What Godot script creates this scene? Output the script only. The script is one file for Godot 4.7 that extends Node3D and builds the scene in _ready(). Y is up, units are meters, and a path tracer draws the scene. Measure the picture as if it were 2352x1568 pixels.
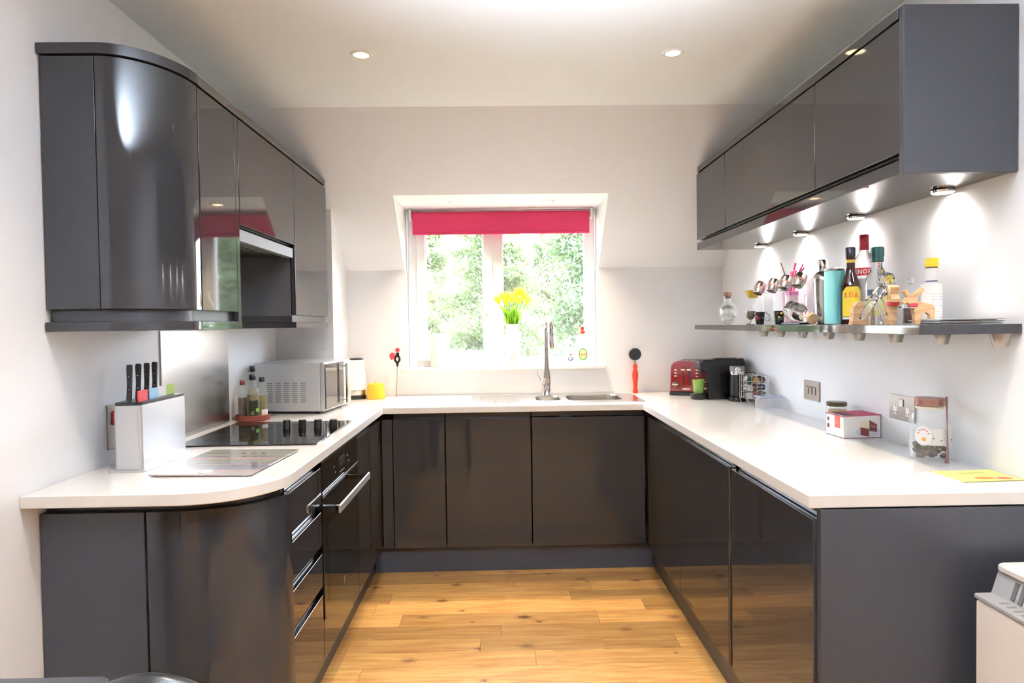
extends Node3D
# A U-shaped grey gloss kitchen under a sloped roof. Axes: x to the right, y up, z towards the viewer; the back wall stands at z = 0, the left wall at x = 0.

const W := 2.67        # room width
const H := 0.91        # worktop height
const CEIL := 2.43
const KINK := 1.69     # where the back wall turns into the sloping ceiling
const SLOPE := 0.91
const CREASE := 0.813  # z where slope meets flat ceiling
const REAR := 7.6

var taken := {}
var mats := {}
var rng := RandomNumberGenerator.new()


# ---------------------------------------------------------------- geometry
class Geo:
	var v := PackedVector3Array()
	var n := PackedVector3Array()
	var uv := PackedVector2Array()
	var xf := Transform3D.IDENTITY

	func tri(a: Vector3, b: Vector3, c: Vector3, na: Vector3, nb: Vector3, nc: Vector3, ua := Vector2.ZERO, ub := Vector2.ZERO, uc := Vector2.ZERO) -> void:
		var g := (b - a).cross(c - a)
		if g.length_squared() < 1e-18:
			return
		var flip := g.dot(na + nb + nc) > 0.0
		var bi := xf.basis
		v.append(xf * a); n.append((bi * na).normalized()); uv.append(ua)
		if flip:
			v.append(xf * c); n.append((bi * nc).normalized()); uv.append(uc)
			v.append(xf * b); n.append((bi * nb).normalized()); uv.append(ub)
		else:
			v.append(xf * b); n.append((bi * nb).normalized()); uv.append(ub)
			v.append(xf * c); n.append((bi * nc).normalized()); uv.append(uc)

	func quad(a: Vector3, b: Vector3, c: Vector3, d: Vector3, nn: Vector3) -> void:
		tri(a, b, c, nn, nn, nn, Vector2(0, 0), Vector2(1, 0), Vector2(1, 1))
		tri(a, c, d, nn, nn, nn, Vector2(0, 0), Vector2(1, 1), Vector2(0, 1))

	func quad4(a: Vector3, b: Vector3, c: Vector3, d: Vector3, na: Vector3, nb: Vector3, nc: Vector3, nd: Vector3) -> void:
		tri(a, b, c, na, nb, nc)
		tri(a, c, d, na, nc, nd)

	func box(lo: Vector3, hi: Vector3, e := 0.0) -> Geo:
		var c := (lo + hi) / 2.0
		var h := (hi - lo) / 2.0
		e = minf(e, minf(h.x, minf(h.y, h.z)) * 0.95)
		for ax in 3:
			var a1 := (ax + 1) % 3
			var a2 := (ax + 2) % 3
			for s in [-1.0, 1.0]:
				var nn := Vector3.ZERO
				nn[ax] = s
				var pts := []
				for q in [[-1, -1], [1, -1], [1, 1], [-1, 1]]:
					var p := Vector3.ZERO
					p[ax] = s * h[ax]
					p[a1] = q[0] * (h[a1] - e)
					p[a2] = q[1] * (h[a2] - e)
					pts.append(c + p)
				quad(pts[0], pts[1], pts[2], pts[3], nn)
		if e > 0.0:
			for ax in 3:
				var a1 := (ax + 1) % 3
				var a2 := (ax + 2) % 3
				for s1 in [-1.0, 1.0]:
					for s2 in [-1.0, 1.0]:
						var n1 := Vector3.ZERO
						n1[a1] = s1
						var n2 := Vector3.ZERO
						n2[a2] = s2
						var p := []
						for t in [-1.0, 1.0]:
							var q := Vector3.ZERO
							q[ax] = t * (h[ax] - e)
							q[a1] = s1 * h[a1]
							q[a2] = s2 * (h[a2] - e)
							p.append(c + q)
							q[a1] = s1 * (h[a1] - e)
							q[a2] = s2 * h[a2]
							p.append(c + q)
						quad4(p[0], p[2], p[3], p[1], n1, n1, n2, n2)
			for sx in [-1.0, 1.0]:
				for sy in [-1.0, 1.0]:
					for sz in [-1.0, 1.0]:
						var k := Vector3(sx, sy, sz)
						tri(c + k * Vector3(h.x, h.y - e, h.z - e), c + k * Vector3(h.x - e, h.y, h.z - e), c + k * Vector3(h.x - e, h.y - e, h.z), Vector3(sx, 0, 0), Vector3(0, sy, 0), Vector3(0, 0, sz))
		return self

	# profile of (radius, height) turned about y; a0..a1 in radians for part of a turn
	func lathe(prof: Array, segs := 24, a0 := 0.0, a1 := TAU, crease := 38.0, ez := 1.0) -> Geo:
		var k := prof.size()
		var sn := []
		for i in k - 1:
			var d: Vector2 = prof[i + 1] - prof[i]
			sn.append(Vector2(d.y, -d.x).normalized())
		var run := 0.0
		for i in k - 1:
			var p: Vector2 = prof[i]
			var q: Vector2 = prof[i + 1]
			if p.distance_to(q) < 1e-7:
				continue
			var np: Vector2 = sn[i]
			var nq: Vector2 = sn[i]
			if i > 0 and absf(rad_to_deg(sn[i].angle_to(sn[i - 1]))) < crease:
				np = (sn[i] + sn[i - 1]).normalized()
			if i < k - 2 and absf(rad_to_deg(sn[i].angle_to(sn[i + 1]))) < crease:
				nq = (sn[i] + sn[i + 1]).normalized()
			var r2 := run + p.distance_to(q)
			for s in segs:
				var t0 := a0 + (a1 - a0) * s / segs
				var t1 := a0 + (a1 - a0) * (s + 1) / segs
				var c0 := Vector3(cos(t0), 0, sin(t0) * ez)
				var c1 := Vector3(cos(t1), 0, sin(t1) * ez)
				var e0 := Vector3(cos(t0), 0, sin(t0) / ez)
				var e1 := Vector3(cos(t1), 0, sin(t1) / ez)
				var u0 := float(s) / segs
				var u1 := float(s + 1) / segs
				var A := c0 * p.x + Vector3(0, p.y, 0)
				var B := c1 * p.x + Vector3(0, p.y, 0)
				var C := c1 * q.x + Vector3(0, q.y, 0)
				var D := c0 * q.x + Vector3(0, q.y, 0)
				var nA := e0 * np.x + Vector3(0, np.y, 0)
				var nB := e1 * np.x + Vector3(0, np.y, 0)
				var nC := e1 * nq.x + Vector3(0, nq.y, 0)
				var nD := e0 * nq.x + Vector3(0, nq.y, 0)
				tri(A, B, C, nA, nB, nC, Vector2(u0, run), Vector2(u1, run), Vector2(u1, r2))
				tri(A, C, D, nA, nC, nD, Vector2(u0, run), Vector2(u1, r2), Vector2(u0, r2))
			run = r2
		return self

	func tube(path: Array, rad, segs := 8, caps := true, flat := 1.0) -> Geo:
		var k := path.size()
		var ring := []
		var nor := []
		var up := Vector3.UP
		var t0: Vector3 = (path[1] - path[0]).normalized()
		if absf(t0.dot(up)) > 0.95:
			up = Vector3.RIGHT
		var x := (up - t0 * up.dot(t0)).normalized()
		for i in k:
			var t: Vector3
			if i == 0:
				t = t0
			elif i == k - 1:
				t = (path[i] - path[i - 1]).normalized()
			else:
				t = ((path[i + 1] - path[i]).normalized() + (path[i] - path[i - 1]).normalized()).normalized()
			x = (x - t * x.dot(t)).normalized()
			var y := t.cross(x)
			var r: float = rad[i] if rad is Array else rad
			var a := []
			var b := []
			for s in segs:
				var w := TAU * s / segs
				a.append(path[i] + x * cos(w) * r + y * sin(w) * r * flat)
				b.append((x * cos(w) * flat + y * sin(w)).normalized())
			ring.append(a)
			nor.append(b)
		for i in k - 1:
			for s in segs:
				var j := (s + 1) % segs
				quad4(ring[i][s], ring[i][j], ring[i + 1][j], ring[i + 1][s], nor[i][s], nor[i][j], nor[i + 1][j], nor[i + 1][s])
		if caps:
			for e in [0, k - 1]:
				var d: Vector3 = (path[0] - path[1]) if e == 0 else (path[k - 1] - path[k - 2])
				d = d.normalized()
				for s in range(1, segs - 1):
					tri(ring[e][0], ring[e][s], ring[e][s + 1], d, d, d)
		return self

	static func inset(poly: PackedVector2Array, d: float) -> PackedVector2Array:
		var out := PackedVector2Array()
		var k := poly.size()
		var turn := 1.0 if not Geometry2D.is_polygon_clockwise(poly) else -1.0
		for i in k:
			var e0 := (poly[i] - poly[(i + k - 1) % k]).normalized()
			var e1 := (poly[(i + 1) % k] - poly[i]).normalized()
			var n0 := Vector2(-e0.y, e0.x)
			var n1 := Vector2(-e1.y, e1.x)
			var m := (n0 + n1)
			if m.length() < 0.2:
				m = n0
			m = m.normalized()
			out.append(poly[i] + m * (d * turn / maxf(0.35, m.dot(n0))))
		return out

	# outline in (x, z), standing from y0 to y1, rounded along its upper (and lower) rim
	func prism(poly: PackedVector2Array, y0: float, y1: float, e := 0.0, both := true, crease := 35.0) -> Geo:
		var k := poly.size()
		var sgn := -1.0 if not Geometry2D.is_polygon_clockwise(poly) else 1.0
		var sn := []
		for i in k:
			var d := (poly[(i + 1) % k] - poly[i]).normalized()
			sn.append(Vector2(-d.y, d.x) * sgn)
		var inn := inset(poly, e) if e > 0.0 else poly
		var idx := Geometry2D.triangulate_polygon(inn)
		for side in [0, 1]:
			var y := y1 if side else y0
			var src := inn if (side or both) else poly
			var nn := Vector3(0, 1 if side else -1, 0)
			for t in range(0, idx.size(), 3):
				var a := src[idx[t]]
				var b := src[idx[t + 1]]
				var c := src[idx[t + 2]]
				tri(Vector3(a.x, y, a.y), Vector3(b.x, y, b.y), Vector3(c.x, y, c.y), nn, nn, nn, a, b, c)
		var run := 0.0
		for i in k:
			var j := (i + 1) % k
			var n0: Vector2 = sn[i]
			var n1: Vector2 = sn[i]
			var pv: Vector2 = sn[(i + k - 1) % k]
			var nx: Vector2 = sn[j]
			if absf(rad_to_deg(n0.angle_to(pv))) < crease:
				n0 = (n0 + pv).normalized()
			if absf(rad_to_deg(n1.angle_to(nx))) < crease:
				n1 = (n1 + nx).normalized()
			var N0 := Vector3(n0.x, 0, n0.y)
			var N1 := Vector3(n1.x, 0, n1.y)
			var lo := y0 + (e if both else 0.0)
			var hi := y1 - e
			var a := poly[i]
			var b := poly[j]
			var r2 := run + a.distance_to(b)
			tri(Vector3(a.x, lo, a.y), Vector3(b.x, lo, b.y), Vector3(b.x, hi, b.y), N0, N1, N1, Vector2(run, lo), Vector2(r2, lo), Vector2(r2, hi))
			tri(Vector3(a.x, lo, a.y), Vector3(b.x, hi, b.y), Vector3(a.x, hi, a.y), N0, N1, N0, Vector2(run, lo), Vector2(r2, hi), Vector2(run, hi))
			run = r2
			if e > 0.0:
				var ia := inn[i]
				var ib := inn[j]
				quad4(Vector3(a.x, hi, a.y), Vector3(b.x, hi, b.y), Vector3(ib.x, y1, ib.y), Vector3(ia.x, y1, ia.y), N0, N1, Vector3.UP, Vector3.UP)
				if both:
					quad4(Vector3(a.x, lo, a.y), Vector3(b.x, lo, b.y), Vector3(ib.x, y0, ib.y), Vector3(ia.x, y0, ia.y), N0, N1, Vector3.DOWN, Vector3.DOWN)
		return self

	# bumpy ball: radius rr scaled per axis, with a noise
	func blob(center: Vector3, r: Vector3, noise: FastNoiseLite = null, amp := 0.0, rows := 14, cols := 20) -> Geo:
		var P := []
		for i in rows + 1:
			var row := []
			for j in cols + 1:
				var t := PI * i / rows
				var f := TAU * (j % cols) / cols
				var d := Vector3(sin(t) * cos(f), cos(t), sin(t) * sin(f))
				var k := 1.0
				if noise:
					k += amp * noise.get_noise_3dv(d * 10.0 + center * 100.0)
				row.append(center + d * r * k)
			P.append(row)
		for i in rows:
			for j in cols:
				var a: Vector3 = P[i][j]
				var b: Vector3 = P[i][j + 1]
				var c: Vector3 = P[i + 1][j + 1]
				var d: Vector3 = P[i + 1][j]
				var ri := Vector3(1.0 / (r.x * r.x), 1.0 / (r.y * r.y), 1.0 / (r.z * r.z))
				if noise:
					var nn := (c - a).cross(d - b).normalized()
					if nn.dot((a + c) / 2.0 - center) < 0.0:
						nn = -nn
					quad(a, b, c, d, nn)
				else:
					quad4(a, b, c, d, (a - center) * ri, (b - center) * ri, (c - center) * ri, (d - center) * ri)
		return self

	func mesh() -> ArrayMesh:
		var a := []
		a.resize(Mesh.ARRAY_MAX)
		a[Mesh.ARRAY_VERTEX] = v
		a[Mesh.ARRAY_NORMAL] = n
		a[Mesh.ARRAY_TEX_UV] = uv
		var m := ArrayMesh.new()
		m.add_surface_from_arrays(Mesh.PRIMITIVE_TRIANGLES, a)
		return m


func geo(at := Vector3.ZERO, turn := 0.0) -> Geo:
	var g := Geo.new()
	g.xf = Transform3D(Basis(Vector3.UP, turn), at)
	return g


func V(x: float, y: float, z: float) -> Vector3:
	return Vector3(x, y, z)


func P2(a: Array) -> PackedVector2Array:
	var o := PackedVector2Array()
	for i in range(0, a.size(), 2):
		o.append(Vector2(a[i], a[i + 1]))
	return o


func prof(a: Array) -> Array:
	var o := []
	for i in range(0, a.size(), 2):
		o.append(Vector2(a[i], a[i + 1]))
	return o


func arc_pts(c: Vector2, rx: float, rz: float, a0: float, a1: float, k: int) -> PackedVector2Array:
	var o := PackedVector2Array()
	for i in k + 1:
		var t := deg_to_rad(a0 + (a1 - a0) * i / k)
		o.append(c + Vector2(cos(t) * rx, sin(t) * rz))
	return o


func rounded(x0: float, z0: float, x1: float, z1: float, r: float, k := 5) -> PackedVector2Array:
	var o := PackedVector2Array()
	o.append_array(arc_pts(Vector2(x1 - r, z1 - r), r, r, 0, 90, k))
	o.append_array(arc_pts(Vector2(x0 + r, z1 - r), r, r, 90, 180, k))
	o.append_array(arc_pts(Vector2(x0 + r, z0 + r), r, r, 180, 270, k))
	o.append_array(arc_pts(Vector2(x1 - r, z0 + r), r, r, 270, 360, k))
	return o


# ---------------------------------------------------------------- nodes
func numbered(called: String) -> String:
	if not taken.has(called):
		taken[called] = 0
		return called
	taken[called] += 1
	return "%s_%03d" % [called, taken[called]]


func part(called: String, g: Geo, m: Material, parent: Node, label := "") -> MeshInstance3D:
	var o := MeshInstance3D.new()
	o.name = called
	o.mesh = g.mesh()
	o.mesh.surface_set_material(0, m)
	parent.add_child(o, true)
	if label:
		o.set_meta("label", label)
	return o


func thing(called: String, label: String, category: String, at := Vector3.ZERO, turn := 0.0, group := "") -> Node3D:
	var o := Node3D.new()
	o.name = numbered(called)
	add_child(o)
	o.position = at
	o.rotation.y = turn
	o.set_meta("label", label)
	o.set_meta("category", category)
	if group:
		o.set_meta("group", group)
	return o


func solo(called: String, g: Geo, m: Material, label: String, category: String, group := "") -> MeshInstance3D:
	var o := part(numbered(called), g, m, self, label)
	o.set_meta("category", category)
	if group:
		o.set_meta("group", group)
	return o


func struct(called: String, g: Geo, m: Material, label := "") -> MeshInstance3D:
	var o := part(numbered(called), g, m, self, label)
	o.set_meta("kind", "structure")
	return o


func copy(src: Node3D, at: Vector3, turn: float, label := "") -> Node3D:
	var c: Node3D = src.duplicate()
	c.name = numbered(String(src.name))
	add_child(c)
	c.position = at
	c.rotation.y = turn
	if label:
		c.set_meta("label", label)
	return c


func words(text: String, size: float, m: Material, parent: Node, at: Vector3, rot := Vector3.ZERO, called := "lettering", serif := false, depth := 0.0006) -> MeshInstance3D:
	var t := TextMesh.new()
	var f := SystemFont.new()
	f.font_names = PackedStringArray(["Droid Serif" if serif else "Droid Sans"])
	f.font_weight = 700
	t.font = f
	t.text = text
	t.font_size = 32
	t.pixel_size = size / 24.0
	t.depth = depth
	t.curve_step = 2.0
	t.material = m
	var o := MeshInstance3D.new()
	o.name = called
	o.mesh = t
	parent.add_child(o, true)
	o.position = at
	o.rotation = rot
	return o


# ---------------------------------------------------------------- materials
func C8(r: int, g: int, b: int, a := 1.0) -> Color:
	return Color(r / 255.0, g / 255.0, b / 255.0, a)


func mat(key: String, c: Color, rough := 0.5, metal := 0.0, spec := 0.5) -> StandardMaterial3D:
	if mats.has(key):
		return mats[key]
	var m := StandardMaterial3D.new()
	m.resource_name = key
	m.albedo_color = c
	m.roughness = rough
	m.metallic = metal
	m.metallic_specular = spec
	mats[key] = m
	return m


func clear(key: String, c: Color, rough := 0.02) -> StandardMaterial3D:
	if mats.has(key):
		return mats[key]
	var m := mat(key, c, rough)
	m.transparency = BaseMaterial3D.TRANSPARENCY_ALPHA
	return m


func thick(key: String, c: Color, rough := 0.0) -> StandardMaterial3D:
	if mats.has(key):
		return mats[key]
	var m := mat(key, c, rough)
	m.refraction_enabled = true
	m.refraction_scale = 0.05
	return m


func glow(key: String, c: Color, energy: float) -> StandardMaterial3D:
	if mats.has(key):
		return mats[key]
	var m := mat(key, Color(1, 1, 1), 0.4)
	m.emission_enabled = true
	m.emission = c
	m.emission_energy_multiplier = energy
	return m


func noise_tex(size: int, freq: float, seed_: int, octaves := 3, normal := false, bump := 4.0) -> NoiseTexture2D:
	var f := FastNoiseLite.new()
	f.seed = seed_
	f.frequency = freq
	f.fractal_octaves = octaves
	var t := NoiseTexture2D.new()
	t.width = size
	t.height = size
	t.seamless = true
	t.noise = f
	t.as_normal_map = normal
	t.bump_strength = bump
	return t


func tone_tex(size: int, freq: float, seed_: int, lo: Color, hi: Color, octaves := 3) -> NoiseTexture2D:
	var t := noise_tex(size, freq, seed_, octaves)
	var g := Gradient.new()
	g.set_color(0, lo)
	g.set_color(1, hi)
	t.color_ramp = g
	return t


func oak_texture() -> ImageTexture:
	var w := 1024
	var h := 1024
	var im := Image.create(w, h, false, Image.FORMAT_RGB8)
	var a := FastNoiseLite.new()
	a.seed = 11
	a.frequency = 1.0
	a.fractal_octaves = 3
	var b := FastNoiseLite.new()
	b.seed = 23
	b.frequency = 1.0
	b.fractal_octaves = 2
	var knots := []
	rng.seed = 5
	for i in 16:
		knots.append([rng.randf() * w, rng.randf() * h, rng.randf_range(6, 20), rng.randf_range(0.4, 0.95)])
	var pale := Color(0.945, 0.77, 0.50)
	var dark := Color(0.74, 0.51, 0.275)
	var deep := Color(0.30, 0.16, 0.08)
	# one texel is 1.8 mm along the board and 0.6 mm across
	for y in h:
		for x in w:
			var warp := 0.0
			var spot := 0.0
			for k in knots:
				var dx: float = absf(x - k[0]) * 1.8
				if dx > 130.0:
					continue
				var dy: float = (y - k[1]) * 0.6
				if absf(dy) > 50.0:
					continue
				var rr: float = k[2]
				var q: float = (dx * dx) / (rr * rr * 20.0) + (dy * dy) / (rr * rr * 5.0)
				warp += signf(dy) * 30.0 * exp(-q) * minf(1.0, absf(dy) / 4.0)
				var core: float = (dx * dx * 0.5) / (rr * rr) + (dy * dy * 1.5) / (rr * rr)
				spot = maxf(spot, k[3] * exp(-core * (1.1 + 1.2 * a.get_noise_2d(x * 0.12, y * 0.05))))
			var yy := y + warp + 16.0 * a.get_noise_2d(x * 0.006, y * 0.006)
			var g1 := b.get_noise_2d(x * 0.0045, yy * 0.03)
			var g2 := b.get_noise_2d(x * 0.03 + 400.0, yy * 0.35)
			var g3 := a.get_noise_2d(x * 0.004 + 90.0, yy * 0.009)
			var t := clampf(0.30 + 0.40 * g1 + 0.26 * g2 + 0.40 * g3, 0.0, 1.0)
			var c := pale.lerp(dark, t)
			im.set_pixel(x, y, c.lerp(deep, clampf(spot, 0.0, 0.9)))
	return ImageTexture.create_from_image(im)


func setup_materials() -> void:
	# painted plaster
	mat("white_paint", C8(237, 238, 240), 0.75)
	mat("gloss_grey", C8(45, 43, 43), 0.04, 0.0, 0.47)
	mat("satin_grey", C8(50, 49, 51), 0.38)
	mat("carcass_grey", C8(70, 68, 69), 0.45)
	mat("rail_grey", C8(45, 43, 43), 0.2)
	mat("worktop_white", C8(234, 232, 227), 0.13)
	mat("plinth_grey", C8(62, 63, 68), 0.4)
	mat("upvc", C8(244, 243, 242), 0.28)
	mat("gloss_white", C8(244, 242, 238), 0.15)
	mat("steel", C8(196, 194, 190), 0.22, 1.0)
	mat("chrome", C8(225, 225, 226), 0.06, 1.0)
	mat("brushed_nickel", C8(160, 153, 144), 0.36, 1.0)
	mat("silver_paint", C8(196, 197, 198), 0.38, 0.35)
	mat("aluminium", C8(208, 209, 211), 0.36, 0.75)
	mat("black_gloss", C8(14, 14, 15), 0.05)
	mat("black_satin", C8(20, 20, 21), 0.3)
	mat("black_matt", C8(24, 24, 25), 0.6)
	mat("white_plastic", C8(238, 238, 236), 0.3)
	mat("paper_white", C8(244, 243, 240), 0.7)
	mat("ink_dark", C8(40, 38, 42), 0.7)
	clear("pane", Color(1, 1, 1, 0.04))
	clear("clear_glass", Color(0.9, 0.95, 0.93, 0.10))
	clear("clear_plastic", Color(0.95, 0.96, 1.0, 0.22), 0.12)
	thick("solid_glass", Color(1, 1, 1, 0.0))
	var oak := oak_texture()
	for i in 5:
		var k: float = [0.91, 0.80, 0.96, 0.86, 0.74][i]
		var o := mat("oak_%d" % i, Color(minf(1, 0.98 * k), minf(1, 0.95 * k), minf(1, 0.90 * k)), 0.3)
		o.albedo_texture = oak
	var st := mat("splash_steel", C8(182, 180, 176), 0.2, 1.0)
	st.roughness = 0.27
	st.normal_enabled = true
	st.normal_texture = noise_tex(256, 0.02, 9, 3, true, 1.0)
	st.normal_scale = 0.05
	st.uv1_triplanar = true
	st.uv1_scale = Vector3(3, 3, 3)
	var wd := mat("light_wood", C8(214, 176, 132), 0.6)
	wd.albedo_texture = tone_tex(128, 0.03, 31, Color(0.78, 0.72, 0.64), Color(1, 1, 1), 3)
	wd.uv1_triplanar = true
	wd.uv1_scale = Vector3(4, 40, 4)
	var gb := mat("board_glass", C8(190, 186, 182), 0.06)
	gb.uv1_scale = Vector3(1, 1, 1)


func stripe_texture() -> ImageTexture:
	# the print under the glass board: long soft stripes of grey, pink, olive and white
	var im := Image.create(64, 512, false, Image.FORMAT_RGB8)
	rng.seed = 77
	var cols := [C8(150, 146, 142), C8(190, 176, 172), C8(128, 128, 124), C8(196, 168, 162), C8(160, 158, 140), C8(205, 200, 196), C8(138, 134, 138), C8(170, 172, 150)]
	var y := 0
	while y < 512:
		var hgt := rng.randi_range(4, 20)
		var c: Color = cols[rng.randi_range(0, cols.size() - 1)]
		im.fill_rect(Rect2i(0, y, 64, hgt), c)
		y += hgt
	return ImageTexture.create_from_image(im)


# ---------------------------------------------------------------- the scene
func _ready() -> void:
	rng.seed = 1
	# camera
	var cam := Camera3D.new()
	cam.name = "camera"
	cam.fov = rad_to_deg(2.0 * atan(784.0 / 1544.6))
	cam.near = 0.02
	cam.far = 200.0
	add_child(cam)
	cam.transform = Transform3D(Basis(Vector3(0.9997328, -0.01379511, 0.01854768), Vector3(0.01425944, 0.99958225, -0.02513951), Vector3(-0.01819312, 0.02539727, 0.99951188)), Vector3(1.2715, 1.345, 4.1834))
	cam.current = true
	# sky: an even bright overcast
	var we := WorldEnvironment.new()
	we.name = "environment"
	var env := Environment.new()
	env.tonemap_mode = Environment.TONE_MAPPER_LINEAR
	env.tonemap_exposure = 1.9
	env.background_mode = Environment.BG_SKY
	var sky := Sky.new()
	var sm := ProceduralSkyMaterial.new()
	sm.sky_top_color = C8(222, 235, 255)
	sm.sky_horizon_color = C8(232, 240, 255)
	sm.ground_bottom_color = C8(150, 152, 140)
	sm.ground_horizon_color = C8(200, 204, 200)
	sm.sun_angle_max = 0.0
	sky.sky_material = sm
	env.sky = sky
	env.background_energy_multiplier = 14.0
	env.sdfgi_enabled = true
	env.ssao_enabled = true
	env.ssil_enabled = true
	we.environment = env
	add_child(we)
	# the photographer's flash, tilted up so that its light comes back from the ceiling
	setup_materials()
	var fl := thing("camera_flash", "small black camera flash tilted up at the ceiling", "flash", V(1.3, 1.46, 4.3))
	fl.look_at_from_position(V(1.3, 1.46, 4.3), V(1.38, CEIL, 3.62))
	part("flash_body", geo().box(V(-0.035, -0.025, 0.012), V(0.035, 0.025, 0.09), 0.004), mats["black_satin"], fl)
	part("flash_lamp", geo().box(V(-0.03, -0.02, 0.006), V(0.03, 0.02, 0.012), 0.001), glow("flash_glow", Color(0.94, 0.97, 1.0), 6.0), fl)
	var fs := SpotLight3D.new()
	fs.name = "flash_light"
	fs.light_color = Color(0.86, 0.93, 1.0)
	fs.light_energy = 48.0
	fs.spot_angle = 39.0
	fs.spot_angle_attenuation = 1.0
	fs.spot_range = 12.0
	fs.spot_attenuation = 2.0
	fs.light_size = 0.03
	fs.shadow_enabled = true
	fl.add_child(fs)
	build_shell()
	build_windows()
	build_garden()
	build_base_units()
	build_worktop()
	build_wall_units()
	build_lamps()
	build_shelf()
	build_left_items()
	build_back_items()
	build_right_items()
	build_shelf_items()
	build_foreground()


func slab_x(outline_zy: Array, x0: float, x1: float) -> Geo:
	var g := Geo.new()
	g.xf = Transform3D(Basis(Vector3(0, 0, 1), Vector3(1, 0, 0), Vector3(0, 1, 0)), Vector3.ZERO)
	return g.prism(P2(outline_zy), x0, x1)


func build_shell() -> void:
	var paint: Material = mats["white_paint"]
	struct("wall_left", geo().box(V(-0.16, -0.12, -0.3), V(0, 2.62, REAR + 0.15)), paint)
	struct("wall_right", geo().box(V(W, -0.12, -0.3), V(W + 0.16, 2.62, REAR + 0.15)), paint)
	# back wall below the kink, with the lower part of the window opening
	var g := geo()
	g.box(V(0, -0.12, -0.25), V(0.695, KINK, 0))
	g.box(V(1.885, -0.12, -0.25), V(W, KINK, 0))
	g.box(V(0.695, -0.12, -0.25), V(1.885, 1.063, 0))
	struct("wall_back", g, paint)
	# sloping ceiling, left and right of the dormer and above it
	var run := [-0.25, KINK, 0.0, KINK, CREASE, CEIL, CREASE, 2.66]
	struct("ceiling_slope", slab_x(run, 0.0, 0.69), paint)
	struct("ceiling_slope", slab_x(run, 1.89, W), paint)
	struct("ceiling_slope", slab_x([0.418, 2.07, CREASE, CEIL, CREASE, 2.66, 0.18, 2.07 + 0.02], 0.69, 1.89), paint)
	# dormer: two cheeks and its flat soffit
	struct("wall_dormer_left", slab_x([-0.25, KINK, 0.0, KINK, 0.418, 2.07, 0.418, 2.16, -0.25, 2.16], 0.56, 0.6899), paint)
	struct("wall_dormer_right", slab_x([-0.25, KINK, 0.0, KINK, 0.418, 2.07, 0.418, 2.16, -0.25, 2.16], 1.8901, 2.02), paint)
	struct("ceiling_dormer", slab_x([-0.25, 2.07, 0.418, 2.07, 0.49, 2.135, 0.49, 2.17, -0.25, 2.17], 0.6901, 1.8899), paint)
	struct("ceiling", geo().box(V(0, CEIL, CREASE), V(W, 2.62, REAR)), paint)
	struct("wall_rear", geo().box(V(0, -0.12, REAR), V(W, 2.62, REAR + 0.15)), paint)
	# boxed-in pipe chase in the left back corner, with its little access hatch
	var bx := struct("wall_boxing", geo().box(V(0, H - 0.04, 0), V(0.329, 2.02, 0.35)), paint)
	part("access_panel", geo().box(V(0.09, 0.98, 0.35), V(0.29, 1.215, 0.354), 0.0015), mats["white_paint"], bx)
	# oak floor
	var fl := struct("floor", geo().box(V(0, -0.12, 0), V(W, -0.0152, REAR)), mat("subfloor", C8(120, 90, 60), 0.8))
	rng.seed = 42
	var wd := 0.123
	var z := 0.46
	while z < REAR - 0.05:
		var x := -rng.randf_range(0.0, 0.9)
		var z1 := minf(z + wd, REAR)
		while x < W:
			var l := rng.randf_range(0.75, 1.5)
			var x0 := maxf(x, 0.0)
			var x1 := minf(x + l, W)
			if x1 - x0 > 0.01:
				var lift := rng.randf_range(-0.0002, 0.0002)
				var p := geo()
				p.box(V(x0 + 0.0004, -0.015, z + 0.0004), V(x1 - 0.0004, lift, z1 - 0.0004), 0.0008)
				var off := Vector2(rng.randf(), rng.randf())
				var fl_u := 1.0 if rng.randf() < 0.5 else -1.0
				for i in p.v.size():
					p.uv[i] = Vector2(p.v[i].x * 0.55 * fl_u, (p.v[i].z - z) * 1.6) + off
				part("plank", p, mats["oak_%d" % rng.randi_range(0, 4)], fl)
			x += l
		z = z1


func pane_frame(g: Geo, x0: float, y0: float, x1: float, y1: float, w: float, z0: float, z1: float, e := 0.004) -> void:
	g.box(V(x0, y0, z0), V(x0 + w, y1, z1), e)
	g.box(V(x1 - w, y0, z0), V(x1, y1, z1), e)
	g.box(V(x0 + w - 0.002, y1 - w, z0), V(x1 - w + 0.002, y1, z1), e)
	g.box(V(x0 + w - 0.002, y0, z0), V(x1 - w + 0.002, y0 + w, z1), e)


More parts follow.
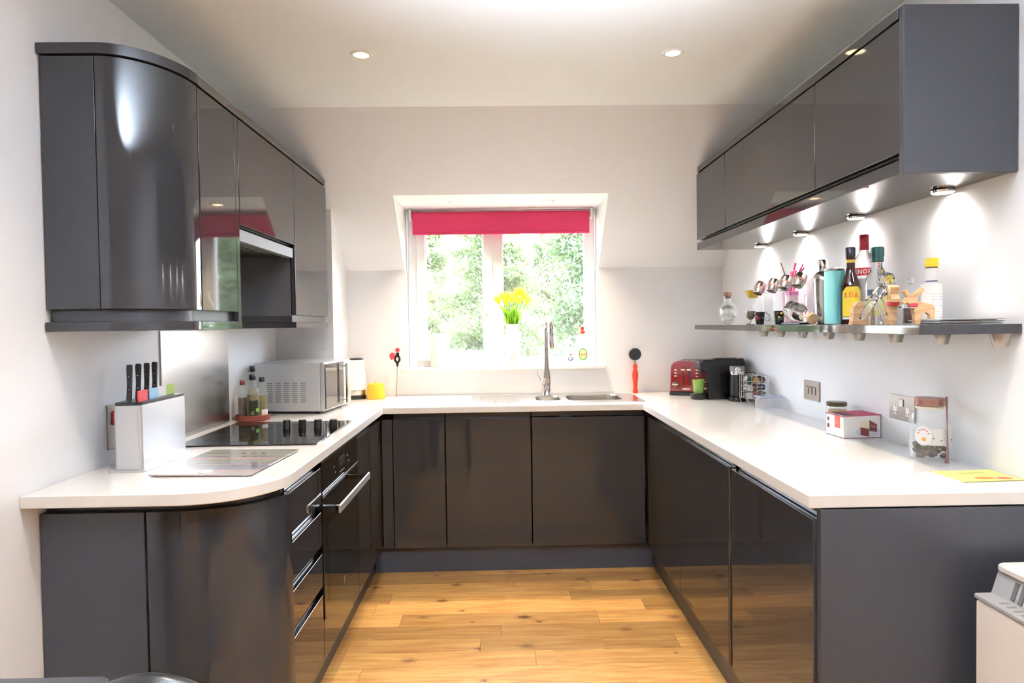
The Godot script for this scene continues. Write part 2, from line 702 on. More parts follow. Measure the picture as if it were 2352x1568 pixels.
func build_windows() -> void:
	var up: Material = mats["upvc"]
	# kitchen window: outer frame, mullion, an opening sash on the left and a fixed pane on the right
	var g := geo()
	pane_frame(g, 0.697, 1.065, 1.883, 2.068, 0.062, -0.15, -0.09)
	g.box(V(1.222, 1.12, -0.15), V(1.29, 2.01, -0.09), 0.004)
	var w := struct("window_1", g, up, "white plastic double casement window above the sink")
	g = geo()
	pane_frame(g, 0.752, 1.12, 1.23, 2.01, 0.055, -0.135, -0.076)
	pane_frame(g, 0.80, 1.168, 1.182, 1.962, 0.014, -0.125, -0.084, 0.002)
	var sash := part("sash", g, up, w)
	part("pane", geo().box(V(0.80, 1.168, -0.115), V(1.182, 1.962, -0.111)), mats["pane"], sash)
	g = geo()
	g.box(V(1.196, 1.545, -0.076), V(1.218, 1.60, -0.062), 0.003)
	g.tube([V(1.207, 1.58, -0.06), V(1.204, 1.55, -0.045), V(1.185, 1.515, -0.04), V(1.165, 1.475, -0.04)], [0.006, 0.007, 0.006, 0.005], 8)
	part("handle", g, mats["white_plastic"], sash)
	g = geo()
	pane_frame(g, 1.284, 1.12, 1.83, 2.01, 0.016, -0.135, -0.086, 0.002)
	part("bead", g, up, w)
	part("pane", geo().box(V(1.298, 1.134, -0.115), V(1.816, 1.998, -0.111)), mats["pane"], w)
	# sill board
	solo("window_sill", geo().box(V(0.655, 1.063, -0.088), V(1.925, 1.085, 0.038), 0.006), mats["gloss_white"], "long white window sill board above the sink", "sill")
	# roller blind
	var b := thing("roller_blind", "raspberry pink roller blind rolled almost fully up", "blind", V(1.29, 2.035, -0.035))
	var cloth := mat("blind_pink", C8(206, 52, 96), 0.8)
	cloth.normal_enabled = true
	cloth.normal_texture = noise_tex(128, 0.25, 8, 2, true, 3.0)
	cloth.normal_scale = 0.25
	cloth.uv1_triplanar = true
	cloth.uv1_scale = Vector3(12, 12, 12)
	g = geo()
	g.xf = Transform3D(Basis(Vector3(0, -1, 0), Vector3(1, 0, 0), Vector3(0, 0, 1)), V(-0.552, -0.005, 0))
	g.lathe(prof([0.0, 0.0, 0.022, 0.0, 0.022, 1.104, 0.0, 1.104]), 20)
	part("roll", g, cloth, b)
	part("fabric", geo().box(V(-0.55, -0.122, 0.0195), V(0.55, 0.0, 0.0225), 0.0005), cloth, b)
	part("bottom_bar", geo().box(V(-0.55, -0.128, 0.014), V(0.55, -0.112, 0.027), 0.004), cloth, b)
	for s in [-1, 1]:
		part("bracket", geo().box(V(s * 0.565 - 0.008, -0.035, -0.03), V(s * 0.565 + 0.008, 0.03, 0.024), 0.003), mats["white_plastic"], b)
	g = geo()
	for k in 40:
		g.blob(V(-0.568, -0.03 - k * 0.0075, 0.018), Vector3.ONE * 0.0026, null, 0.0, 4, 6)
	part("chain", g, mats["white_plastic"], b)


# bushes and bare branches seen through the kitchen window, and the lawn below
func build_garden() -> void:
	rng.seed = 9
	var lawn := mat("lawn", C8(120, 130, 84), 0.95)
	lawn.albedo_texture = tone_tex(256, 0.03, 4, Color(0.7, 0.72, 0.62), Color(1, 1, 0.95), 4)
	lawn.uv1_triplanar = true
	lawn.uv1_scale = Vector3(0.4, 0.4, 0.4)
	struct("ground", geo().box(V(-30, -3.4, -40), V(32, -3.2, -0.9)), lawn, "grey green lawn below the window")
	var kinds := [
		["leafless_bush", "yellow green bare twiggy bush beyond the left window pane", V(0.0, -3.2, -4.6), 5.3, 0.75, C8(150, 146, 70), C8(128, 140, 58), 0.25],
		["leafless_bush", "yellow green bare twiggy bush arching beyond the right window pane", V(2.9, -3.2, -4.8), 5.2, 0.75, C8(142, 138, 74), C8(118, 134, 60), 0.25],
		["garden_tree", "pale green leafy tree at the left of the garden", V(-0.95, -3.2, -9.3), 7.6, 1.1, C8(92, 80, 66), C8(108, 128, 72), 0.6],
		["garden_tree", "blue green leafy tree at the right of the garden", V(2.95, -3.2, -9.3), 7.8, 1.1, C8(88, 78, 66), C8(84, 116, 84), 0.6],
		["garden_tree", "broad mid green tree standing behind the two smaller ones", V(1.0, -3.2, -14.0), 8.2, 1.9, C8(88, 78, 68), C8(98, 122, 84), 1.2],
		["garden_tree", "dull green tree at the far left of the garden", V(-4.4, -3.2, -14.2), 7.8, 1.5, C8(88, 78, 68), C8(92, 114, 72), 0.9],
		["garden_tree", "dull green tree at the far right of the garden", V(6.4, -3.2, -14.2), 8.0, 1.5, C8(88, 78, 68), C8(86, 110, 80), 0.9],
		["garden_tree", "tall mid green tree behind the left one, half hidden", V(-1.4, -3.2, -19.0), 9.4, 1.6, C8(88, 78, 68), C8(104, 124, 84), 1.3],
		["garden_tree", "tall mid green tree behind the right one, half hidden", V(3.3, -3.2, -19.0), 9.2, 1.6, C8(88, 78, 68), C8(98, 122, 90), 1.3],
	]
	for k in kinds:
		var t := thing(k[0], k[1], "bush" if k[0] == "leafless_bush" else "tree", k[2], 0.0)
		var hgt: float = k[3]
		var rad: float = k[4]
		var bark := mat("bark_" + t.name, k[5], 0.9)
		var leaf := mat("leaf_" + t.name, k[6], 0.8)
		leaf.backlight_enabled = true
		leaf.backlight = C8(120, 130, 80)
		var br := geo()
		var lf := geo()
		if k[0] == "garden_tree":
			br.tube([V(0, 0, 0), V(0.05, hgt * 0.5, 0), V(0, hgt * 0.9, 0.03)], [0.16, 0.1, 0.03], 8)
		var nb := 110 if k[0] == "leafless_bush" else 95
		for i in nb:
			var a := rng.randf() * TAU
			var pts := []
			var rr := []
			var y0 := hgt * (rng.randf_range(0.0, 0.15) if k[0] != "garden_tree" else rng.randf_range(0.2, 0.85))
			var reach := rad * rng.randf_range(0.5, 1.1)
			var rise := hgt * rng.randf_range(0.45, 1.0) - y0 * (0.4 if k[0] == "garden_tree" else 1.0)
			if k[0] == "garden_tree":
				rise = rng.randf_range(0.1, 0.8)
				reach *= clampf(1.25 - y0 / hgt, 0.25, 1.0)
			var bend := rng.randf_range(-0.5, 0.5)
			for s in 7:
				var f := s / 6.0
				var q := V(cos(a + bend * f) * reach * pow(f, 1.5), y0 + rise * (f - 0.25 * f * f * f), sin(a + bend * f) * reach * pow(f, 1.5))
				q += V(rng.randf_range(-1, 1), rng.randf_range(-1, 1), rng.randf_range(-1, 1)) * 0.05 * f
				pts.append(q)
				rr.append(lerpf(0.024, 0.009, f))
			br.tube(pts, rr, 5, false)
			# side twigs and leaves
			for s in range(2, 7):
				for tw in 2:
					var d := V(rng.randf_range(-1, 1), rng.randf_range(-0.2, 1), rng.randf_range(-1, 1)).normalized() * rng.randf_range(0.2, 0.7)
					br.tube([pts[s], pts[s] + d * 0.5 + V(0, 0.05, 0), pts[s] + d], [0.009, 0.007, 0.004], 4, false)
					var nl := int(80.0 * float(k[7]))
					for l in nl:
						var c: Vector3 = pts[s] + d * rng.randf() + V(rng.randf_range(-1, 1), rng.randf_range(-1, 1), rng.randf_range(-1, 1)) * 0.16
						var ax := V(rng.randf_range(-1, 1), rng.randf_range(-1, 1), rng.randf_range(-1, 1)).normalized() * 0.06
						var sd := V(rng.randf_range(-1, 1), rng.randf_range(-1, 1), rng.randf_range(-1, 1)).normalized() * 0.03
						var nn := ax.cross(sd).normalized()
						lf.tri(c - ax, c + sd, c + ax, nn, nn, nn)
						lf.tri(c - ax, c + ax, c - sd, nn, nn, nn)
		part("branches", br, bark, t).set_meta("kind", "stuff")
		part("foliage", lf, leaf, t).set_meta("kind", "stuff")


# ---------------------------------------------------------------- fitted units
func door(parent: Node, lo: Vector3, hi: Vector3, called := "door", m := "gloss_grey") -> MeshInstance3D:
	return part(called, geo().box(lo, hi, 0.0016), mats[m], parent)


func build_base_units() -> void:
	var gl: Material = mats["gloss_grey"]
	var ca: Material = mats["carcass_grey"]
	var gb: Material = mats["rail_grey"]
	var y0 := 0.148
	var y1 := 0.843
	var top := H - 0.0355
	# --- left run, door faces at x = 0.628
	# curved end unit: flat side panel, then a door that turns the corner
	var c := Vector2(0.328, 2.13)
	var t := thing("curved_base_cabinet", "dark grey gloss base cabinet with a curved door at the worktop end", "cabinet", V(0, 0, 0))
	var body := PackedVector2Array([Vector2(0.004, 1.002 + 1.131), Vector2(0.596, 2.133)])
	body.append_array(arc_pts(c, 0.268, 0.168, 2, 90, 12))
	body.append(Vector2(0.004, 2.298))
	part("body", geo().prism(body, y0, top), ca, t)
	part("side_panel", geo().box(V(0.004, y0, 2.305), V(0.287, y1, 2.33), 0.0015), mats["satin_grey"], t)
	var dr := PackedVector2Array()
	dr.append_array(arc_pts(c, 0.30, 0.20, 0, 90, 20))
	dr.append(Vector2(0.294, 2.33))
	dr.append(Vector2(0.294, 2.308))
	dr.append_array(arc_pts(c, 0.278, 0.178, 90, 0, 20))
	part("door", geo().prism(dr, y0, y1, 0.0015), gl, t)
	var rail := PackedVector2Array([Vector2(0.004, 2.14), Vector2(0.60, 2.14)])
	rail.append_array(arc_pts(c, 0.276, 0.176, 3, 90, 12))
	rail.append(Vector2(0.02, 2.306))
	part("handle_rail", geo().prism(rail, y1 + 0.003, top - 0.0005), gb, t)
	# pan drawers
	t = thing("drawer_cabinet", "dark grey gloss base cabinet with four shallow drawers beside the oven", "cabinet")
	part("body", geo().box(V(0.004, y0, 1.789), V(0.6, top, 2.131)), ca, t)
	var ds := [[0.148, 0.388], [0.42, 0.534], [0.566, 0.685], [0.717, 0.843]]
	for d in ds:
		var dw := door(t, V(0.606, d[0], 1.79), V(0.628, d[1], 2.129), "drawer_front")
		part("handle_edge", geo().box(V(0.6085, d[1] - 0.001, 1.792), V(0.6285, d[1] + 0.0022, 2.127), 0.001), mats["chrome"], dw, "thin chrome grip edge")
	part("handle_rail", geo().box(V(0.5, 0.3, 1.792), V(0.606, 0.87, 2.127)), gb, t)
	# oven housing with the panel beneath
	t = thing("oven_housing", "dark grey gloss base cabinet holding the built-in oven", "cabinet")
	var g := geo()
	g.box(V(0.004, y0, 1.187), V(0.6, 0.285, 1.785))
	g.box(V(0.004, 0.285, 1.187), V(0.6, top, 1.199))
	g.box(V(0.004, 0.285, 1.773), V(0.6, top, 1.785))
	part("body", g, ca, t)
	door(t, V(0.606, y0, 1.188), V(0.628, 0.292, 1.784), "lower_panel")
	build_oven()
	# corner unit
	t = thing("corner_base_cabinet", "dark grey gloss corner base cabinet between oven and sink run", "cabinet")
	part("body", geo().box(V(0.004, y0, 0.585), V(0.6, top, 1.183)), ca, t)
	door(t, V(0.606, y0, 0.66), V(0.628, y1, 1.183))
	part("corner_post", geo().box(V(0.606, y0, 0.59), V(0.628, y1, 0.656), 0.0015), gl, t)
	part("handle_rail", geo().box(V(0.5, y1 + 0.003, 0.66), V(0.606, top - 0.001, 1.183)), gb, t)
	# --- back run, door faces at z = 0.582
	var back := [[0.692, 0.968, "dark grey gloss narrow base cabinet left of the sink cabinet"], [0.974, 1.431, "dark grey gloss base cabinet under the draining board"], [1.437, 2.046, "dark grey gloss wide base cabinet under the sink bowls"]]
	for b in back:
		t = thing("base_cabinet", b[2], "cabinet")
		var yb := top if b[0] < 1.4 else 0.72
		part("body", geo().box(V(b[0], y0, 0.03), V(b[1], yb, 0.556)), ca, t)
		door(t, V(b[0], y0, 0.56), V(b[1], y1, 0.582))
		part("handle_rail", geo().box(V(b[0], y1 + 0.003, 0.5), V(b[1], top - 0.001, 0.558)), gb, t)
	solo("corner_post", geo().box(V(0.632, y0, 0.56), V(0.688, y1, 0.582), 0.0015), gl, "dark grey gloss filler post in the left inner corner of the base run", "filler")
	# --- right run, door faces at x = 2.054
	var right := [[0.655, 1.25, "dark grey gloss base cabinet of the right run beside the sink corner"], [1.254, 1.883, "dark grey gloss base cabinet in the middle of the right run"], [1.921, 2.516, "dark grey gloss base cabinet beside the end panel of the right run"]]
	for b in right:
		t = thing("base_cabinet", b[2], "cabinet")
		part("body", geo().box(V(2.08, y0, b[0]), V(2.664, top, b[1])), ca, t)
		door(t, V(2.054, y0, b[0]), V(2.076, y1, b[1]))
		part("handle_rail", geo().box(V(2.076, y1 + 0.003, b[0]), V(2.12, top - 0.001, b[1])), gb, t)
	solo("corner_post", geo().box(V(2.054, y0, 0.586), V(2.076, y1, 0.651), 0.0015), gl, "dark grey gloss filler post in the right inner corner of the base run", "filler")
	g = geo()
	g.box(V(2.07, y0, 1.886), V(2.09, top - 0.001, 1.918))
	t = thing("handle_channel", "upright dark metal finger channel between two tall gloss doors", "channel")
	part("back", g, gb, t)
	part("lip", geo().box(V(2.056, y0, 1.8855), V(2.07, y1, 1.8895), 0.001), mats["brushed_nickel"], t)
	part("lip", geo().box(V(2.056, y0, 1.9145), V(2.07, y1, 1.9185), 0.001), mats["brushed_nickel"], t)
	solo("end_panel", geo().box(V(2.062, 0.002, 2.518), V(2.666, top - 0.001, 2.54), 0.001), mats["satin_grey"], "large flat grey end panel closing the right base run", "panel")
	# plinths
	var pm: Material = mats["plinth_grey"]
	var pl := PackedVector2Array([Vector2(0.55, 0.53), Vector2(0.575, 0.53)])
	pl.append_array(arc_pts(Vector2(0.30, 2.10), 0.275, 0.18, 0, 90, 12))
	pl.append(Vector2(0.004, 2.28))
	pl.append(Vector2(0.004, 2.26))
	pl.append(Vector2(0.30, 2.26))
	pl.append_array(arc_pts(Vector2(0.30, 2.10), 0.25, 0.155, 85, 0, 8))
	solo("plinth", geo().prism(pl, 0.001, 0.146), pm, "grey plinth under the left run with the oven", "plinth")
	solo("plinth", geo().box(V(0.578, 0.001, 0.51), V(2.098, 0.146, 0.53)), pm, "grey plinth under the sink run", "plinth")
	solo("plinth", geo().box(V(2.1, 0.001, 0.53), V(2.12, 0.146, 2.516)), pm, "grey plinth under the right run", "plinth")


func build_oven() -> void:
	var t := thing("built_in_oven", "black glass built-in oven with a silver bar handle", "oven", V(0.628, 0, 1.486))
	var bk: Material = mats["black_gloss"]
	part("body", geo().box(V(-0.55, 0.3, -0.28), V(-0.022, 0.86, 0.28)), mats["black_matt"], t)
	var cp := part("control_panel", geo().box(V(-0.02, 0.748, -0.297), V(0.002, 0.862, 0.297), 0.002), bk, t)
	part("display", geo().box(V(0.002, 0.79, -0.05), V(0.0028, 0.825, 0.04)), mat("oven_display", C8(52, 54, 62), 0.2), cp)
	var g := geo()
	for k in 3:
		part("touch_key", geo().box(V(0.002, 0.768, -0.045 + k * 0.03), V(0.0027, 0.771, -0.025 + k * 0.03)), mat("symbol_grey", C8(150, 150, 152), 0.5), cp)
	for k in 4:
		g = geo().box(V(0.002, 0.782 + (k % 2) * 0.025, [-0.13, -0.11, 0.1, 0.12][k]), V(0.0027, 0.788 + (k % 2) * 0.025, [-0.13, -0.11, 0.1, 0.12][k] + 0.008))
		part("symbol", g, mat("symbol_grey", C8(150, 150, 152), 0.5), cp)
	part("trim_strip", geo().box(V(-0.02, 0.738, -0.297), V(0.005, 0.747, 0.297), 0.001), mats["steel"], t, "thin steel trim strip")
	var d := part("oven_door", geo().box(V(-0.02, 0.296, -0.297), V(0.004, 0.734, 0.297), 0.002), bk, t)
	part("inner_window", geo().box(V(0.004, 0.34, -0.24), V(0.0047, 0.62, 0.24)), mat("oven_window", C8(26, 27, 26), 0.04), d)
	g = geo()
	g.box(V(0.004, 0.318, -0.0015), V(0.0052, 0.345, 0.0015))
	g.tri(V(0.0052, 0.318, -0.0015), V(0.0052, 0.318, -0.008), V(0.0052, 0.308, 0.008), Vector3.RIGHT, Vector3.RIGHT, Vector3.RIGHT)
	part("emblem", g, mat("symbol_grey", C8(150, 150, 152), 0.5), d)
	g = geo()
	g.box(V(0.052, 0.672, -0.275), V(0.062, 0.702, 0.275), 0.003)
	var h := part("handle", g, mats["aluminium"], d, "flat silver bar handle")
	for s in [-1, 1]:
		part("handle_mount", geo().box(V(0.003, 0.676, s * 0.258 - 0.012), V(0.053, 0.698, s * 0.258 + 0.012), 0.003), bk, h)


func build_worktop() -> void:
	var o := PackedVector2Array()
	o.append_array(P2([0.002, 0.002, 1.455, 0.002, 1.455, 0.45, 2.0, 0.45, 2.0, 0.002, W - 0.002, 0.002, W - 0.002, 2.535, 2.034, 2.535, 2.034, 0.602, 0.645, 0.602]))
	o.append_array(arc_pts(Vector2(0.40, 2.155), 0.245, 0.245, 0, 90, 20))
	o.append(Vector2(0.002, 2.40))
	var t := thing("worktop", "glossy white U-shaped worktop with a rounded end", "worktop")
	# the corner of the pipe boxing is cut out of the slab by standing on it
	part("slab", geo().prism(o, H - 0.034, H, 0.003), mats["worktop_white"], t)
	part("sink_rail", geo().box(V(1.4555, H - 0.034, 0.002), V(1.9995, H - 0.0002, 0.1)), mats["worktop_white"], t)


func wall_door(parent: Node, z0: float, z1: float, y0: float, y1: float) -> MeshInstance3D:
	return door(parent, V(0.309, y0, z0), V(0.329, y1, z1))


func build_wall_units() -> void:
	var gl: Material = mats["gloss_grey"]
	var ca: Material = mats["carcass_grey"]
	var gb: Material = mats["rail_grey"]
	# --- left
	var t := thing("wall_cabinet", "dark grey gloss tall wall cabinet beside the sloping ceiling", "cabinet")
	part("body", geo().box(V(0.003, 1.37, 0.455), V(0.305, 2.095, 1.04)), ca, t)
	wall_door(t, 0.463, 1.042, 1.402, 2.108)
	part("handle_rail", geo().box(V(0.02, 1.37, 0.456), V(0.309, 1.399, 1.041)), gb, t)
	part("pelmet", geo().box(V(0.003, 1.343, 0.455), V(0.329, 1.369, 1.042), 0.0015), gl, t)
	t = thing("hood_cabinet", "dark grey gloss short wall cabinet over the hob with the extractor", "cabinet")
	part("body", geo().box(V(0.003, 1.722, 1.046), V(0.305, 2.10, 1.698)), ca, t)
	wall_door(t, 1.046, 1.698, 1.724, 2.108)
	t = thing("extractor_hood", "slim silver pull-out extractor hood under the short cabinet", "hood", V(0.0, 1.722, 1.372))
	part("body", geo().box(V(0.003, -0.05, -0.324), V(0.29, -0.001, 0.324)), mats["black_matt"], t)
	var g := geo()
	g.box(V(0.292, -0.058, -0.322), V(0.322, -0.012, 0.322), 0.003)
	part("front_strip", g, mat("hood_silver", C8(120, 122, 126), 0.5, 0.3), t, "brushed silver front strip")
	for k in 2:
		g = geo()
		for s in 9:
			g.box(V(0.05 + s * 0.024, -0.054, -0.30 + k * 0.305), V(0.062 + s * 0.024, -0.05, -0.005 + k * 0.305))
		part("grease_filter", g, mats["steel"], t)
	# curved end unit
	var c := Vector2(0.154, 2.03)
	t = thing("curved_wall_cabinet", "dark grey gloss wall cabinet with a large curved corner door", "cabinet")
	var body := PackedVector2Array([Vector2(0.003, 1.704), Vector2(0.305, 1.704), Vector2(0.305, 2.03)])
	body.append_array(arc_pts(c, 0.151, 0.22, 4, 90, 14))
	body.append(Vector2(0.003, 2.25))
	part("body", geo().prism(body, 1.37, 2.10), ca, t)
	part("filler", geo().box(V(0.309, 1.37, 1.704), V(0.329, 2.108, 1.733), 0.0012), gl, t)
	wall_door(t, 1.735, 2.024, 1.404, 2.108)
	var cd := PackedVector2Array()
	cd.append_array(arc_pts(c, 0.175, 0.245, 0.8, 89.5, 40))
	cd.append_array(arc_pts(c, 0.155, 0.225, 89, 1, 40))
	part("curved_door", geo().prism(cd, 1.404, 2.108, 0.0012), gl, t)
	part("side_panel", geo().box(V(0.004, 1.404, 2.256), V(0.1525, 2.108, 2.275), 0.0012), gl, t)
	var rl := PackedVector2Array([Vector2(0.003, 1.735), Vector2(0.30, 1.735), Vector2(0.30, 2.03)])
	rl.append_array(arc_pts(c, 0.155, 0.225, 4, 90, 14))
	rl.append(Vector2(0.003, 2.256))
	part("handle_rail", geo().prism(rl, 1.369, 1.401), mats["satin_grey"], t)
	var pe := PackedVector2Array([Vector2(0.003, 1.704), Vector2(0.331, 1.704), Vector2(0.331, 2.03)])
	pe.append_array(arc_pts(c, 0.179, 0.25, 3, 90, 24))
	pe.append(Vector2(0.003, 2.28))
	part("pelmet", geo().prism(pe, 1.342, 1.3685, 0.0015), gl, t)
	var co := PackedVector2Array([Vector2(0.003, 0.50), Vector2(0.336, 0.50), Vector2(0.336, 2.03)])
	co.append_array(arc_pts(c, 0.184, 0.255, 2, 90, 28))
	co.append(Vector2(0.003, 2.285))
	solo("cornice", geo().prism(co, 2.1105, 2.141, 0.0015), gl, "grey gloss cornice capping the left wall cabinets", "cornice")
	# --- right, door faces at x = 2.359
	var rr := [[0.505, 0.966, "dark grey gloss flap-door wall cabinet nearest the sloping ceiling"], [0.97, 1.883, "dark grey gloss wide flap-door wall cabinet in the middle of its row"], [1.887, 2.371, "dark grey gloss flap-door wall cabinet beside the end panel"]]
	for r in rr:
		t = thing("wall_cabinet", r[2], "cabinet")
		part("body", geo().box(V(2.383, 1.79, r[0]), V(2.666, 2.143 if r[0] < 0.6 else 2.15, r[1])), ca, t)
		door(t, V(2.359, 1.793, r[0]), V(2.379, 2.1485 if r[0] < 0.6 else 2.149, r[1]))
	solo("end_panel", geo().box(V(2.357, 1.736, 2.3735), V(2.667, 2.181, 2.395), 0.0012), mats["satin_grey"], "flat grey end panel of the right wall cabinets", "panel")
	t = thing("light_pelmet", "dark grey gloss pelmet board under the right wall cabinets holding the spotlights", "pelmet")
	part("board", geo().box(V(2.378, 1.738, 0.505), V(2.667, 1.76, 2.372), 0.001), gl, t)
	part("front", geo().box(V(2.36, 1.737, 0.505), V(2.377, 1.775, 2.372), 0.0012), gl, t)
	part("handle_rail", geo().box(V(2.40, 1.761, 0.53), V(2.666, 1.789, 2.372)), gb, t)
	solo("cornice", geo().box(V(2.353, 2.1515, 0.545), V(2.667, 2.18, 2.3725), 0.0015), gl, "grey gloss cornice capping the right wall cabinets", "cornice")


# ---------------------------------------------------------------- lamps
func spot(parent: Node, at: Vector3, color: Color, energy: float, angle: float, size: float, called := "bulb_light") -> void:
	var l := SpotLight3D.new()
	l.name = called
	l.light_color = color
	l.light_energy = energy
	l.spot_angle = angle
	l.spot_angle_attenuation = 1.0
	l.spot_range = 9.0
	l.spot_attenuation = 2.0
	l.light_size = size
	l.shadow_enabled = true
	parent.add_child(l, true)
	l.position = at
	l.rotation.x = -PI / 2


func downlight(at: Vector3, label: String, energy: float, group: String) -> void:
	var t := thing("downlight", label, "downlight", at, 0.0, group)
	part("trim_ring", geo().lathe(prof([0.029, 0.0, 0.03, -0.004, 0.040, -0.0045, 0.044, -0.001, 0.044, 0.0]), 28), mats["gloss_white"], t)
	part("bulb", geo().lathe(prof([0.0, -0.0015, 0.029, -0.0015]), 24), glow("bulb_warm", Color(1.0, 0.86, 0.66), 7.0), t)
	spot(t, V(0, -0.012, 0), Color(1.0, 0.91, 0.80), energy, 54.0, 0.03)


func build_lamps() -> void:
	for x in [0.735, 1.985]:
		for z in [1.46, 2.75, 4.1, 5.4, 6.7]:  # rearmost pairs are unseen, added to brighten the room behind the camera
			downlight(V(x, CEIL, z), "round white recessed downlight in the flat kitchen ceiling", 0.85, "downlights in the flat ceiling")
	for x in [1.025, 1.565]:
		downlight(V(x, 2.07, 0.2), "small round recessed downlight in the window dormer soffit", 1.25, "downlights in the dormer soffit")
	for z in [0.706, 1.17, 1.64, 2.14]:
		var t := thing("cabinet_spotlight", "round chrome puck spotlight under the right wall cabinets", "spotlight", V(2.632, 1.738, z), 0.0, "puck spotlights under the wall cabinets")
		part("casing", geo().lathe(prof([0.0, 0.0, 0.032, 0.0, 0.034, -0.003, 0.033, -0.009, 0.029, -0.0105]), 24), mats["chrome"], t)
		part("lens", geo().lathe(prof([0.0, -0.0095, 0.029, -0.0095]), 24), glow("lens_cool", Color(1.0, 0.98, 0.95), 14.0), t)
		spot(t, V(0, -0.022, 0), Color(1.0, 0.95, 0.92), 0.07, 80.0, 0.02)


# ---------------------------------------------------------------- floating shelf
func build_shelf() -> void:
	var t := thing("floating_shelf", "long grey gloss wall shelf holding bottles and glasses", "shelf")
	part("board", geo().box(V(2.392, 1.302, 0.34), V(W - 0.001, 1.328, 2.41), 0.0012), mats["gloss_grey"], t)
	for z in [0.75, 0.95, 1.19, 1.43, 1.665, 1.904, 2.14, 2.384]:
		var g := geo(V(2.63, 1.302, z))
		g.lathe(prof([0.0, -0.036, 0.0165, -0.036, 0.0185, -0.034, 0.0255, -0.003, 0.0255, 0.0]), 20)
		part("bracket", g, mats["brushed_nickel"], t)


# open-topped steel bowl lofted through rounded rectangles
func bowl(g: Geo, x0: float, z0: float, x1: float, z1: float, r: float, depth: float) -> void:
	var steps := [[0.0, 0.0], [0.004, -0.006], [0.012, -depth * 0.8], [0.03, -depth], [0.2, -depth - 0.004]]
	var loops := []
	for s in steps:
		var d: float = minf(s[0], minf(x1 - x0, z1 - z0) * 0.4)
		loops.append(rounded(x0 + d, z0 + d, x1 - d, z1 - d, maxf(0.004, r - d * 0.3) if s[0] < 0.1 else 0.01))
	var c := Vector2((x0 + x1) / 2, (z0 + z1) / 2)
	for i in steps.size() - 1:
		var a: PackedVector2Array = loops[i]
		var b: PackedVector2Array = loops[i + 1]
		for k in a.size():
			var j := (k + 1) % a.size()
			var p := V(a[k].x, H + 0.003 + steps[i][1], a[k].y)
			var q := V(a[j].x, H + 0.003 + steps[i][1], a[j].y)
			var r2 := V(b[j].x, H + 0.003 + steps[i + 1][1], b[j].y)
			var s2 := V(b[k].x, H + 0.003 + steps[i + 1][1], b[k].y)
			var n := (q - p).cross(s2 - p).normalized()
			if n.dot(V(c.x, H, c.y) - p) < 0.0:
				n = -n
			g.quad(p, q, r2, s2, n)
	var l: PackedVector2Array = loops[-1]
	var y: float = H + 0.003 + steps[-1][1]
	for k in l.size():
		var j := (k + 1) % l.size()
		g.tri(V(c.x, y, c.y), V(l[k].x, y, l[k].y), V(l[j].x, y, l[j].y), Vector3.UP, Vector3.UP, Vector3.UP)


# flat plate with a rounded hole: quads from the hole's rim to the surrounding rectangle
func plate_round(g: Geo, hole: PackedVector2Array, x0: float, z0: float, x1: float, z1: float, y: float) -> void:
	var c := Vector2.ZERO
	for p in hole:
		c += p / hole.size()
	var k := hole.size()
	var outer := PackedVector2Array()
	for p in hole:
		var d := p - c
		var t := 1e9
		if absf(d.x) > 1e-6:
			t = minf(t, ((x1 if d.x > 0 else x0) - c.x) / d.x)
		if absf(d.y) > 1e-6:
			t = minf(t, ((z1 if d.y > 0 else z0) - c.y) / d.y)
		outer.append(c + d * t)
	for i in k:
		var j := (i + 1) % k
		g.quad(V(hole[i].x, y, hole[i].y), V(hole[j].x, y, hole[j].y), V(outer[j].x, y, outer[j].y), V(outer[i].x, y, outer[i].y), Vector3.UP)
		# corner of the rectangle between two projected points
		if absf(outer[i].x - outer[j].x) > 1e-5 and absf(outer[i].y - outer[j].y) > 1e-5:
			var q := Vector2(x1 if outer[i].x + outer[j].x > 2 * c.x else x0, z1 if outer[i].y + outer[j].y > 2 * c.y else z0)
			g.tri(V(outer[i].x, y, outer[i].y), V(q.x, y, q.y), V(outer[j].x, y, outer[j].y), Vector3.UP, Vector3.UP, Vector3.UP)


# bottle turned from profiles: glass, contents, cap; label bands are patches of a cylinder facing the room
func band(parent: Node, r: float, y0: float, y1: float, a0: float, a1: float, m: Material, called := "label_band") -> MeshInstance3D:
	return part(called, geo().lathe(prof([r, y0, r, y1]), 16, deg_to_rad(a0), deg_to_rad(a1)), m, parent)


